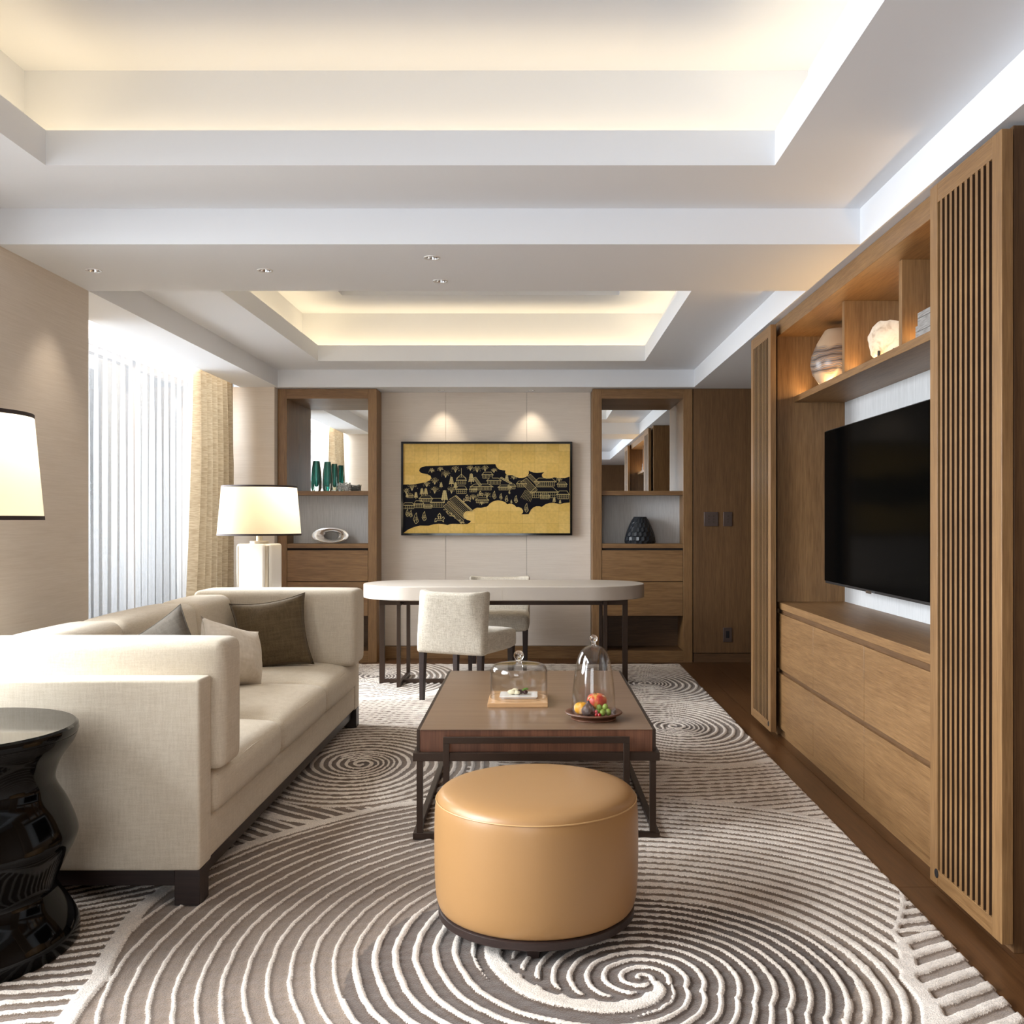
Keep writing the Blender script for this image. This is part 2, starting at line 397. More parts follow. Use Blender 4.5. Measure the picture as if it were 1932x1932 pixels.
# ceiling: one plaster body with its beams, coffers as parts
cb = MB()
cb.box(-3.3, XL, 3.9, YB1, Z0, ZX)                        # over near left wall
cb.box(-2.60, XL, YB1, 9.3, Z0, ZX); cb.box(-2.60, XL, -2.9, 3.9, Z0, ZX)
cb.box(-3.3, -2.60, -2.9, 9.3, 2.62, ZX)                  # curtain pocket lid
cb.box(XR, 3.4, -2.9, 9.3, Z0, ZX)
cb.box(XL, XR, -2.9, -.6, Z0, ZX)
ceiling = struct('ceiling', cb, 'plaster')
beam = B(XL, XR, YB0, YB1, Z0, ZX).build('beam', 'plaster', ceiling)
far_soffit = B(XL, XR, YF, 9.3, Z0, ZX).build('far_soffit', 'plaster', ceiling)
def coffer(x0, x1, y0, y1, bx0, bx1, by0, by1, hole):
    g = .165; c = MB(); t = .035
    # surrounding slab between bay limits and opening
    c.box(bx0, x0, by0, by1, Z1, Z1+.05); c.box(x1, bx1, by0, by1, Z1, Z1+.05)
    c.box(x0, x1, by0, y0, Z1, Z1+.05); c.box(x0, x1, y1, by1, Z1, Z1+.05)
    # lip
    for a in ((x0-t, x0, y0-t, y1+t), (x1, x1+t, y0-t, y1+t), (x0, x1, y0-t, y0), (x0, x1, y1, y1+t)): c.box(*a, Z1+.05, ZL)
    # outer cavity wall
    X0, X1, Y0, Y1 = x0-g, x1+g, y0-g, y1+g
    for a in ((X0-.03, X0, Y0-.03, Y1+.03), (X1, X1+.03, Y0-.03, Y1+.03), (X0, X1, Y0-.03, Y0), (X0, X1, Y1, Y1+.03)): c.box(*a, Z1+.05, ZX)
    # top with a shallow recess
    hx0, hx1, hy0, hy1 = hole
    c.box(X0, hx0, Y0, Y1, ZT, ZX); c.box(hx1, X1, Y0, Y1, ZT, ZX); c.box(hx0, hx1, Y0, hy0, ZT, ZX); c.box(hx0, hx1, hy1, Y1, ZT, ZX)
    c.box(hx0, hx1, hy0, hy1, ZT+.07, ZX)
    c.build('coffer', 'plaster', ceiling)
    return X0, X1, Y0, Y1
co1 = coffer(-1.815, .865, .35, 3.603, XL, XR, -.6, YB0, (-1.50, .55, 1.0, 2.75))
co2 = coffer(-1.816, .864, 5.40, 8.035, XL, XR, YB1, YF, (-1.52, .61, 5.9, 7.535))
COVE = 1.6
for (X0, X1, Y0, Y1), cpow in ((co1, 1.0), (co2, 1.35)):
    for nm, a in (('l', (X0+.07, (Y0+Y1)/2, .05, Y1-Y0-.1)), ('r', (X1-.07, (Y0+Y1)/2, .05, Y1-Y0-.1)),
                  ('n', ((X0+X1)/2, Y0+.07, X1-X0-.3, .05)), ('f', ((X0+X1)/2, Y1-.07, X1-X0-.3, .05))):
        L = max(a[2], a[3])
        area('cove_strip_light', (a[0], a[1], Z1+.075), (PI, 0, 0), a[2], a[3], COVE*cpow*L/2.7, WARM)
# walls
wb = MB(); wb.box(-1.436, .465, 8.853+.03, 9.3, 0, Z0)
wall_back = struct('wall_back', wb, 'dark_gap')
for (a, c_) in ((-1.43, -.8485), (-.8465, -.1165), (-.1145, .462)):
    B(a, c_, 8.853, 8.885, .115, Z0-.001).build('wallpaper_panel', 'grasscloth', wall_back, bevel=.001)
bbk = struct('baseboard_back', B(-1.432, .463, 8.835, 8.86, 0, .112), 'oak_x', bevel=.002)
struct('trim_1', B(-3.0, -2.300, 8.505, 9.3, 0, Z0), 'grasscloth')             # pier left of cabinet
struct('baseboard_left', B(-2.9, -2.302, 8.490, 8.505, 0, .10), 'oak_x')
# wood wall to the right of the cabinets
wr = B(1.352, 3.3, 8.62, 9.3, 0, Z0); wbr = struct('wall_passage', wr, 'dark_gap')
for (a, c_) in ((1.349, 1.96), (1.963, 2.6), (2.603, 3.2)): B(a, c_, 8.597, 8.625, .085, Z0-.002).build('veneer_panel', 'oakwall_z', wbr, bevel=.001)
struct('baseboard_right', B(1.349, 3.2, 8.603, 8.62, 0, .080), 'oakd_x', bevel=.002)
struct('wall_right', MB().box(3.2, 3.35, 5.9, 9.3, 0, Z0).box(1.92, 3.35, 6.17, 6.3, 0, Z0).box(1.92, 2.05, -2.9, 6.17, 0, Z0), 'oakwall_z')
# near left wall with window bays both sides
wl = MB().box(-3.1, XL, 3.9, YB1, 0, Z0)
struct('wall_left', wl, 'grasscloth')
struct('baseboard_side', B(XL, XL+.012, 3.9, YB1+.012, 0, .10), 'oak_y')
struct('wall_window', MB().box(-3.1, -2.9, YB1, 5.02, 0, 2.62).box(-3.1, -2.9, 8.30, 9.3, 0, 2.62).box(-3.1, -2.9, 5.02, 8.30, 2.42, 2.62).box(-3.1, -2.9, 5.02, 8.30, 0, .08)
       .box(-3.1, -2.9, 3.7, 3.9, 0, 2.62).box(-3.1, -2.9, -2.9, .4, 0, 2.62).box(-3.1, -2.9, .4, 3.7, 2.42, 2.62).box(-3.1, -2.9, .4, 3.7, 0, .08), 'plaster')
struct('wall_front', MB().box(-3.1, -2.5, -2.7, -2.5, 0, Z0).box(-.2, 3.3, -2.7, -2.5, 0, Z0).box(-2.5, -.2, -2.7, -2.5, 2.35, Z0).box(-2.5, -.2, -2.7, -2.5, 0, .35), 'oakwall_z')
def window(name, x0, x1, y0, y1, z0, z1, ax, nmull):
    f = MB(); t = .05; g = MB()
    if ax == 'y':
        for (a, c_) in ((y0, y0+t), (y1-t, y1)): f.box(x0, x1, a, c_, z0, z1)
        f.box(x0, x1, y0, y1, z0, z0+t); f.box(x0, x1, y0, y1, z1-t, z1)
        for i in range(1, nmull): yy = y0+(y1-y0)*i/nmull; f.box(x0, x1, yy-t/2, yy+t/2, z0, z1)
        g.box((x0+x1)/2-.004, (x0+x1)/2+.004, y0+t, y1-t, z0+t, z1-t)
    else:
        for (a, c_) in ((x0, x0+t), (x1-t, x1)): f.box(a, c_, y0, y1, z0, z1)
        f.box(x0, x1, y0, y1, z0, z0+t); f.box(x0, x1, y0, y1, z1-t, z1)
        for i in range(1, nmull): xx = x0+(x1-x0)*i/nmull; f.box(xx-t/2, xx+t/2, y0, y1, z0, z1)
        g.box(x0+t, x1-t, (y0+y1)/2-.004, (y0+y1)/2+.004, z0+t, z1-t)
    fo = struct(name, f, 'bronze_light'); g.build('pane', 'window_glass', fo)
window('window_1', -3.04, -2.98, 5.02, 8.30, .08, 2.42, 'y', 3)
window('window_2', -3.04, -2.98, .4, 3.7, .08, 2.42, 'y', 3)
window('window_3', -2.5, -.2, -2.63, -2.57, .35, 2.35, 'x', 4)

# curtains
def curtain(name, label, y0, y1, xm, amp, nf, z0, z1, m, flare=0, seed=0, ym=None):
    rnd = random.Random(seed); nu = nf*10; nz = 18; vs = []; fs = []
    ph = [rnd.uniform(-.5, .5) for _ in range(nf+2)]
    for k in range(nz+1):
        z = z1+(z0-z1)*k/nz; t = k/nz
        for i in range(nu+1):
            u = i/nu; q = u*nf; w_ = ph[int(q)]*(1-(q % 1))+ph[int(q)+1]*(q % 1)
            pin = .55+.45*min(1, t*3)
            x_ = xm+amp*pin*math.sin(2*PI*q+w_*(1+.8*t))+.18*amp*math.sin(5*q+3*t)*t
            if flare: yy = y0-flare*t**1.5*(1-u)+(y1-y0)*u
            else: yy = y0+(y1-y0)*u
            vs.append((x_, yy, z))
    for k in range(nz):
        for i in range(nu):
            a = k*(nu+1)+i; fs.append((a, a+1, a+nu+2, a+nu+1))
    mb = MB().add(vs, fs); root = thing(name, label, 'curtain', (xm, (y0+y1)/2, z0))
    o = mb.build('curtain_panel', m, root, smooth=True)
    return root
curtain('sheer_curtain', 'white translucent pleated sheer curtain covering the far left window', 5.0, 8.28, -2.745, .032, 26, .02, 2.56, 'sheer_voile', seed=2)
curtain('sheer_curtain', 'white sheer curtain over the left window nearest the camera', .4, 3.85, -2.745, .032, 26, .02, 2.56, 'sheer_voile', seed=3)
curtain('drape_curtain', 'gold beige drape gathered in the far window corner beside the wallpapered pier', 7.52, 8.42, -2.645, .052, 7, .02, 2.56, 'drape_silk', flare=.22, seed=4)
curtain('drape_curtain', 'gold beige drape at the near end of the window, seen reflected in the left mirror', 5.02, 5.7, -2.645, .052, 6, .02, 2.56, 'drape_silk', seed=5)
area('curtain_pocket_light', (-2.68, 7.3, 2.60), (0, 0, 0), .04, 2.2, 3.5, WARM2)
area('curtain_pocket_light', (-2.68, 5.5, 2.60), (0, 0, 0), .04, 1.0, 3, WARM2)

# downlights
def drill(o, x, y, z, r):
    me = MB().lathe([(0, -.02), (r, -.02), (r, .05), (0, .05)], (x, y, z), 24, cap=False).mesh('drill'); c = bpy.data.objects.new('drill', me); col.objects.link(c)
    md = o.modifiers.new('hole', 'BOOLEAN'); md.object = c; md.operation = 'DIFFERENCE'; md.solver = 'EXACT'
    dg = bpy.context.evaluated_depsgraph_get(); new = bpy.data.meshes.new_from_object(o.evaluated_get(dg)); o.modifiers.remove(md)
    o.data = new; bpy.data.objects.remove(c)
def downlight(x, y, z, label, r=.03, lit=0, group='recessed downlights in the ceiling beam', host=None):
    drill(host, x, y, z, r)
    t = thing('downlight', label, 'downlight', (x, y, z), 0, group)
    MB().lathe([(r-.001, .001), (r*1.2, 0), (r*1.2, -.003), (r-.001, -.003)], (x, y, z), 24, closed=True).build('trim_ring', 'white_ceramic', t, smooth=True)
    MB().lathe([(r-.001, .0), (r*.78, .03), (r*.55, .042), (.001, .044)], (x, y, z), 24, cap=False).build('reflector', 'chrome', t, smooth=True)
    if lit:
        l = bpy.data.lights.new('downlight_lamp', 'SPOT'); l.energy = lit; l.color = (1, .86, .68); l.spot_size = 1.35; l.spot_blend = .8; l.shadow_soft_size = .02
        o = bpy.data.objects.new('downlight_lamp', l); col.objects.link(o); o.location = (x, y, z-.006)
for (px, py, lb) in ((177, 510, 'leftmost chrome downlight in the ceiling beam, nearest the wallpapered wall'), (500, 510, 'second chrome downlight from the left in the ceiling beam'),
                     (815, 486, 'chrome downlight nearest the front edge of the ceiling beam'), (831, 530, 'chrome downlight nearest the rear edge of the ceiling beam')):
    D = F*(Z0-EYE)/(VY-py); downlight((px-VX)*D/F, D, Z0, lb, lit=6, host=beam)
for (px, lb) in ((833, 'tiny downlight above the left seam of the wall behind the painting'), (1003, 'tiny downlight above the right seam of the wall behind the painting')):
    D = 8.72; downlight((px-VX)*D/F, D, Z0, lb, r=.024, lit=8, group='small downlights above the painting', host=far_soffit)

# ------------------------------------------------------------------ rug
def rug():
    cores = [(.275, 2.655), (-.90, 4.98), (.82, 5.90), (.80, 7.45), (-1.30, 7.76)]
    th = np.radians(np.array([-180, -135, -90, -50, -20, 0, 20, 45, 57, 75, 90, 120, 150, 180.]))
    R1 = np.array([.80, .75, .60, .50, .52, .58, .60, .58, .56, .55, .56, .70, .80, .80])
    R2 = np.array([1.46, 1.5, 1.25, .85, .74, .72, .84, 1.35, 1.66, 1.74, 1.78, 1.84, 1.72, 1.46])
    def vnoise(x, y, s, seed):
        xs = x*s+seed*17.3; ys = y*s+seed*9.1
        return (np.sin(xs*1.7+1.3*np.sin(ys*1.1))+np.sin(ys*2.3+1.7*np.sin(xs*.9+2))+np.sin((xs+ys)*1.3+seed))/3
    def field(x, y):
        wob = .05*vnoise(x, y, 9, 1)+.03*vnoise(x, y, 31, 2)
        dx, dy = x-cores[0][0], y-cores[0][1]; r = np.hypot(dx, dy); t = np.arctan2(dy, dx)
        r1 = np.interp(t, th, R1); r2 = np.interp(t, th, R2)
        cw = np.where(t > np.radians(-25), 2*PI-t, -t)          # clockwise angle from the core, 25..385 degrees
        rt = np.interp(cw, np.radians([25, 55, 90, 139, 180, 199, 225, 250]), [.035, .075, .125, .22, .35, .43, .53, .60])
        left = cw < np.radians(250)
        spL = np.interp(cw, np.radians([25, 90, 180, 250]), [.045, .055, .060, .060])
        spR = np.interp(t, np.radians([-25, 0, 45, 110]), [.045, .050, .058, .060])
        rings = (r-.035)/.0455+((t+np.radians(25)) % (2*PI))/(2*PI)
        rightphi = np.where(r < r1, rings, (r1-.035)/.0455+((t+np.radians(25)) % (2*PI))/(2*PI)+(r-r1)/spR)
        phiA = np.where(left & (r > rt), (r-rt)/spL, np.where(left, rings, rightphi))
        inA = r < r2
        # the other whorls
        best = np.full(x.shape, 1e9); phiB = np.zeros(x.shape); dk = np.zeros(x.shape)
        second = np.full(x.shape, 1e9)
        lim = [0, 15, 15, 13, 13]
        for i, (cx, cy) in enumerate(cores[1:], 1):
            ax = .047; ay = .066
            ddx, ddy = (x-cx)/ax, (y-cy+.12*(x-cx))/ay
            q = np.hypot(ddx, ddy); s = 1 if i in (1, 4) else -1
            tt = np.arctan2(ddy, ddx)
            tq = (s*tt-2.6) % (2*PI); ph = q+3*np.clip(tq/np.radians(190), 0, 1)*np.clip(q/4, .33, 1)
            up = q < best
            second = np.where(up, best, np.minimum(second, q)); 
            phiB = np.where(up, ph, phiB); dk = np.where(up, np.clip(1-q/12, 0, 1), dk); best = np.where(up, q, best)
        far = best > 14.5
        phiS = (y+.10*np.sin(2.2*x)-.10*x)/.062
        phi = np.where(far, phiS, phiB)
        lowleft = (~inA) & (x < -.98) & (y < 3.9)
        phi = np.where(lowleft, (y-(.2+.55*np.clip((y-2.6)/.6, 0, 1))*(x+1.2))/.058, phi)
        tri = (~inA) & (x < -.35) & (y > 3.55) & (y < 4.95) & (best > 11.5)
        phi = np.where(tri, (y+.75*(x+.9))/.075, phi)
        ladder = (~inA) & (x > .85) & (y < 2.95)
        phi = np.where(ladder, (y-.55*x)/.085, phi)
        phi = np.where(inA, phiA, phi)
        dark = np.where(inA, np.where(r < r1, .85, .35), .25+.6*dk)
        dark = np.where(lowleft, .55, dark); dark = np.where(tri, .55, dark)
        duty = np.where(inA & (r < r1), .35, .42)
        duty = np.where(inA & (r >= r1) & (t > -.35) & (t < 1.45), .52, duty)
        duty = np.where(inA & (r >= r1) & ((t > 1.9) | (t < -1.2)), .23, duty)
        duty = np.where((~inA) & far, .52, duty); duty = np.where((~inA) & ~far, .42, duty)
        duty = np.where(tri, .30, duty); duty = np.where(lowleft, .34, duty)
        phi = phi+wob*1.1
        line = np.cos(2*PI*phi)-np.cos(PI*duty)
        # broad bands on the region borders
        e = (r-r2+.012*vnoise(x, y, 5, 8))/.026; band = 1.0-np.abs(e)
        wside = np.clip(np.where((t > .25) & (t < 1.5), .55, 1.0), 0, 1)
        line = np.maximum(line, np.where(np.abs(e) < 2.5, np.clip(1.6*(1-np.abs(e)/(1.0*wside)), -2, 1), -2))
        e2 = np.abs(best-14.5); line = np.where((~inA) & (e2 < .55) & ~lowleft, np.maximum(line, .8*(1-e2/.3)), line)
        e3 = np.abs(second-best); line = np.where((~inA) & (~far) & (e3 < .45), np.maximum(line, .8*(1-e3/.3)), line)
        # the broad tail of the near whorl
        tn = -cw
        wt = np.interp(-tn, np.radians([25, 70, 110, 170, 200, 250]), [.020, .026, .032, .034, .028, .010])
        tail = 1-np.abs(r-rt)/wt
        line = np.where((-tn < np.radians(250)) & (tail > -1), np.maximum(line, tail), line)
        line = np.where((-tn < np.radians(250)) & (np.abs(tail+.6) < .45), np.minimum(line, -.4), line)
        return line, dark
    patches = [(-2.02, 1.208, .9, 1.6, .02, .02), (-1.80, 1.208, 1.6, 4.35, .0062, .0066), (-2.02, 1.208, 4.35, 8.44, .0085, .0105)]
    V = []; FQ = []; L = []; DK = []; off = 0
    for (x0, x1, y0, y1, sx, sy) in patches:
        nx = int((x1-x0)/sx)+1; ny = int((y1-y0)/sy)+1
        xs = np.linspace(x0, x1, nx); ys = np.linspace(y0, y1, ny); X, Y = np.meshgrid(xs, ys)
        ln, dk = field(X, Y)
        hgt = .006+.008*np.clip(ln*2.2+.35, 0, 1)+.0012*vnoise(X, Y, 55, 5)
        # ragged rim
        if x1 > 1.2:
            e = X > x1-sx*.5; X = np.where(e, X+.004*vnoise(X, Y, 60, 3)+.006*(ln > 0), X)
        edge = (X > x1-sx*.5) if x1 > 1.2 else np.zeros(X.shape, bool)
        if y1 > 8: edge = edge | (Y > y1-sy*.5)
        hgt = np.where(edge, .001, hgt)
        V.append(np.stack([X, Y, hgt], -1).reshape(-1, 3)); L.append(ln.reshape(-1)); DK.append(dk.reshape(-1))
        i = np.arange(ny-1)[:, None]*nx+np.arange(nx-1)[None, :]
        q = np.stack([i, i+1, i+nx+1, i+nx], -1).reshape(-1, 4)+off; FQ.append(q); off += nx*ny
    V = np.concatenate(V); FQ = np.concatenate(FQ); L = np.concatenate(L); DK = np.concatenate(DK)
    me = bpy.data.meshes.new('rug'); me.vertices.add(len(V)); me.vertices.foreach_set('co', V.astype(np.float32).ravel())
    me.loops.add(FQ.size); me.loops.foreach_set('vertex_index', FQ.astype(np.int32).ravel())
    me.polygons.add(len(FQ)); me.polygons.foreach_set('loop_start', np.arange(0, FQ.size, 4, dtype=np.int32))
    try: me.polygons.foreach_set('loop_total', np.full(len(FQ), 4, dtype=np.int32))
    except Exception: pass
    me.polygons.foreach_set('use_smooth', np.ones(len(FQ), dtype=bool))
    me.update(calc_edges=True)
    a = me.attributes.new('pile_line', 'FLOAT', 'POINT'); a.data.foreach_set('value', L.astype(np.float32))
    a = me.attributes.new('pile_depth', 'FLOAT', 'POINT'); a.data.foreach_set('value', DK.astype(np.float32))
    def f(nt, b):
        at = N(nt, 'ShaderNodeAttribute', attribute_name='pile_line'); ad = N(nt, 'ShaderNodeAttribute', attribute_name='pile_depth')
        nz = N(nt, 'ShaderNodeTexNoise', Scale=260.0, Detail=2.0); nt.links.new(mapped(nt, (1, 1, 1)), nz.inputs['Vector'])
        nb = N(nt, 'ShaderNodeTexNoise', Scale=2.2, Detail=2.0); nt.links.new(mapped(nt, (1, 1, 1)), nb.inputs['Vector'])
        m1 = N(nt, 'ShaderNodeMath', operation='MULTIPLY_ADD'); nt.links.new(nz.outputs['Fac'], m1.inputs[0]); m1.inputs[1].default_value = .5; nt.links.new(at.outputs['Fac'], m1.inputs[2])
        rl = ramp(nt, m1.outputs[0], [(.17, (0, 0, 0)), (.33, (1, 1, 1))])
        rb = ramp(nt, ad.outputs['Fac'], [(.2, (.24, .176, .128)), (.9, (.085, .056, .040))])
        rn = ramp(nt, nz.outputs['Fac'], [(.3, (.72, .72, .72)), (.7, (1.2, 1.2, 1.2))])
        rv = ramp(nt, nb.outputs['Fac'], [(.35, (.82, .78, .74)), (.65, (1.15, 1.15, 1.15))])
        mx = N(nt, 'ShaderNodeMix', data_type='RGBA'); nt.links.new(rl.outputs[0], mx.inputs[0]); nt.links.new(rb.outputs[0], mx.inputs[6]); mx.inputs[7].default_value = (.72, .645, .57, 1)
        m2 = N(nt, 'ShaderNodeMix', data_type='RGBA', blend_type='MULTIPLY'); m2.inputs[0].default_value = 1; nt.links.new(mx.outputs[2], m2.inputs[6]); nt.links.new(rn.outputs[0], m2.inputs[7])
        m3 = N(nt, 'ShaderNodeMix', data_type='RGBA', blend_type='MULTIPLY'); m3.inputs[0].default_value = .8; nt.links.new(m2.outputs[2], m3.inputs[6]); nt.links.new(rv.outputs[0], m3.inputs[7])
        nt.links.new(m3.outputs[2], b.inputs['Base Color']); bump(nt, b, nz.outputs['Fac'], .6, .004)
    mat('rug_pile', (.5, .45, .4), .95, spec=.1, build=f, Sheen_Weight=.3)
    me.materials.append(MATS['rug_pile'])
    o = bpy.data.objects.new('rug', me); col.objects.link(o)
    tag(o, 'large taupe rug with raised cream swirling fingerprint lines on the wooden floor', 'rug')
rug()
FZ = .009      # furniture stands slightly into the pile

# ------------------------------------------------------------------ media cabinet (right)
CX = 1.385; BX = 1.778
cab = thing('media_cabinet', 'long oak wall unit along the right wall with niche, open shelf and drawers', 'cabinet', (CX, 4.5, 0))
B(CX, 1.91, 5.712, 6.165, 0, Z0-.002).build('side_pier', 'oak_z', cab, bevel=.002)
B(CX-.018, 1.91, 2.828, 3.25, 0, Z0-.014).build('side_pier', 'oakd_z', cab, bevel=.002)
B(CX, 1.91, 3.25, 5.712, 2.317, Z0-.002).build('cornice', 'oak_y', cab, bevel=.002)
ztop = EYE-.4755
B(CX, BX+.02, 3.25, 5.712, ztop-.039, ztop).build('counter_top', 'oak_y', cab, bevel=.002)
B(CX+.05, BX+.02, 3.25, 5.712, .052, ztop-.039).build('carcass', 'dark_gap', cab)
B(CX+.02, BX, 3.25, 5.712, 0, .052).build('plinth', 'oak_y', cab)
B(CX+.012, CX+.05, 3.25, 5.712, ztop-.066, ztop-.039).build('finger_rail', 'oakd_y', cab)
B(CX+.012, CX+.05, 3.25, 5.712, EYE-.884, EYE-.858).build('finger_rail', 'oakd_y', cab)
for (y0, y1) in ((3.25, 4.185), (4.1885, 4.965), (4.9665, 5.711)):
    B(CX, CX+.03, y0, y1, EYE-.859, EYE-.540).build('drawer_front', 'oak_y', cab, bevel=.0015)
    B(CX, CX+.03, y0, y1, .052, EYE-.883).build('drawer_front', 'oak_y', cab, bevel=.0015)
for (y0, y1) in ((3.25, 4.05), (4.05, 4.85), (4.85, 5.712)): B(BX, BX+.03, y0+.0007, y1-.0007, ztop, 2.317).build('back_panel', 'silk_panel', cab)
SX = 1.4835; ZS0 = 1.934; ZS1 = 1.969
B(SX, BX, 3.25, 5.712, ZS0, ZS1).build('shelf', 'oak_y', cab, bevel=.0015)
for (y0, y1) in ((4.772, 4.808), (4.014, 4.049)): B(SX, BX, y0, y1, ZS1, 2.317).build('divider', 'oak_z', cab, bevel=.001)
# warm led strips along the back of the shelf top, behind a lip
for (y0, y1) in ((3.3, 3.99), (4.07, 4.75), (4.83, 5.69)):
    B(SX+.040, SX+.050, y0, y1, ZS1, ZS1+.004).build('led_strip', 'led_warm', cab)
    area('shelf_strip_light', (SX+.056, (y0+y1)/2, ZS1+.012), (0, PI*.84, 0), .012, y1-y0, 1.25*(y1-y0), WARM2)
def slat_door(y0, y1, circ_y, label):
    X0, X1 = 1.326, 1.359; z0, z1 = .031, 2.373
    d = thing('sliding_door', label, 'door', (1.34, (y0+y1)/2, 0), 0, None)
    s = .0615; gz0, gz1 = .084, 2.308
    fr = MB(); fr.box(X0, X1, y0, y0+s, z0, z1); fr.box(X0, X1, y1-s, y1, z0, z1)
    fr.build('stile', 'oak_z', d, bevel=.0015)
    B(X0+.0003, X1, y0+s, y1-s, gz1, z1-.0003).build('rail', 'oak_y', d, bevel=.001); B(X0+.0003, X1, y0+s, y1-s, z0+.0003, gz0).build('rail', 'oak_y', d, bevel=.001)
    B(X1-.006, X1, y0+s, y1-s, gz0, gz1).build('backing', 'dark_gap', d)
    n = 11; W = (y1-y0-2*s); g = .0200; sw = (W-n*g)/(n-1); y = y0+s+g
    base = None
    for i in range(n-1):
        if base is None:
            base = B(X0+.001, X1-.006, y, y+sw, gz0, gz1).build('slat', 'oak_z', d); base.data.materials.append(MATS['groove_dark'])
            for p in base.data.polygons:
                if abs(p.normal.y) > .9: p.material_index = 1  # faces towards the grooves are coloured darker than the slat front
        else:
            c = base.copy(); col.objects.link(c); c.location.y = base.location.y+(sw+g)*i
        y += sw+g
    mb = MB().lathe([(0, -.002), (.015, -.002), (.015, .001), (.012, .0015), (0, .0005)], (0, 0, 0), 20, closed=False)
    me = mb.mesh('pull'); me.transform(Matrix.Rotation(-PI/2, 4, 'Y')); me.transform(Matrix.Translation((X0-.0005, circ_y, .058+.012)))
    link('finger_pull', me, d, 'socket_black')
    # hanging rail behind
    B(X1, CX-.0195, y0+.03, y1-.03, 2.33, 2.37).build('hanger', 'oakd_y', d)
    return d
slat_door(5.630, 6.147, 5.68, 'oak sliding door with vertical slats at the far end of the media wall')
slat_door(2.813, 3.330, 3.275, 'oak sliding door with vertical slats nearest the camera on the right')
# television
tv = thing('television', 'large flat black television mounted in the niche of the right cabinet', 'television', (1.60, 4.64, .9))
ty0, ty1, tz0, tz1, tx = 3.917, 5.367, EYE-.3443, EYE+.4856, 1.558
B(tx+.006, tx+.045, ty0, ty1, tz0, tz1).build('body', 'tv_body', tv, bevel=.003)
B(tx, tx+.006, ty0+.006, ty1-.006, tz0+.014, tz1-.006).build('screen', 'tv_black', tv)
B(tx-.001, tx+.01, 4.60, 4.68, tz0-.004, tz0+.008).build('badge', 'chrome', tv)
B(tx+.045, BX-.001, 4.4, 4.9, 1.1, 1.5).build('wall_mount', 'tv_body', tv)
# vase, stone, boxes on shelf
v = thing('vase', 'rounded agate patterned vase in the far shelf compartment of the media wall', 'vase', (1.617, 5.30, ZS1))
MB().lathe([(.0, 0), (.082, .0), (.105, .02), (.138, .07), (.150, .12), (.143, .17), (.115, .235), (.085, .285), (.073, .305), (.068, .308), (.066, .300), (.080, .27), (.0, .26)], (1.617, 5.30, ZS1), 48, cap=False).build('vase_body', 'agate_glaze', v, smooth=True)
st = thing('stone_slice', 'pale fossil wood slice standing on a black stand in the middle shelf compartment', 'ornament', (1.592, 4.46, ZS1), math.radians(-55))
n = 40; vs = []; 
for s_, rr in ((-.5, .93), (-.42, 1.0), (.42, 1.0), (.5, .93)):
    for j in range(n):
        a = 2*PI*j/n; r_ = rr*(1+.05*math.sin(3*a+1)+.03*math.sin(7*a)+.02*math.sin(13*a+2))
        vs.append((.105*r_*math.cos(a), s_*.045, .098+.093*r_*math.sin(a)))
fs = [tuple(reversed(range(n))), tuple(3*n+j for j in range(n))]
for k in range(3):
    for j in range(n): fs.append((k*n+j, k*n+(j+1) % n, (k+1)*n+(j+1) % n, (k+1)*n+j))
MB().add(vs, fs).build('slice', 'pale_stone', st, world=False, smooth=True)
for xx in (-.035, .045):
    MB().tube([(xx, -.033, 0), (xx, -.030, .052)], .006, 8).tube([(xx, -.030, .004), (xx, .055, .004)], .005, 6).build('stand_prong', 'socket_black', st, world=False)
for k, (z0, z1, d, lb) in enumerate(((0, .055, 0, 'lower grey shagreen box of the pair on the near shelf compartment'), (.056, .108, .006, 'upper grey shagreen box of the pair on the near shelf compartment'))):
    bx = thing('shagreen_box', lb, 'box', (1.60, 3.80, ZS1+z0), 0, 'grey boxes stacked on the shelf')
    zb = z0+(z1-z0)*.55
    B(1.506+d, 1.72-d, 3.66+d, 3.93-d, ZS1+z0, ZS1+zb).build('box_base', 'shagreen', bx, bevel=.002)
    B(1.506+d, 1.72-d, 3.66+d, 3.93-d, ZS1+zb+.001, ZS1+z1).build('box_lid', 'shagreen', bx, bevel=.002)

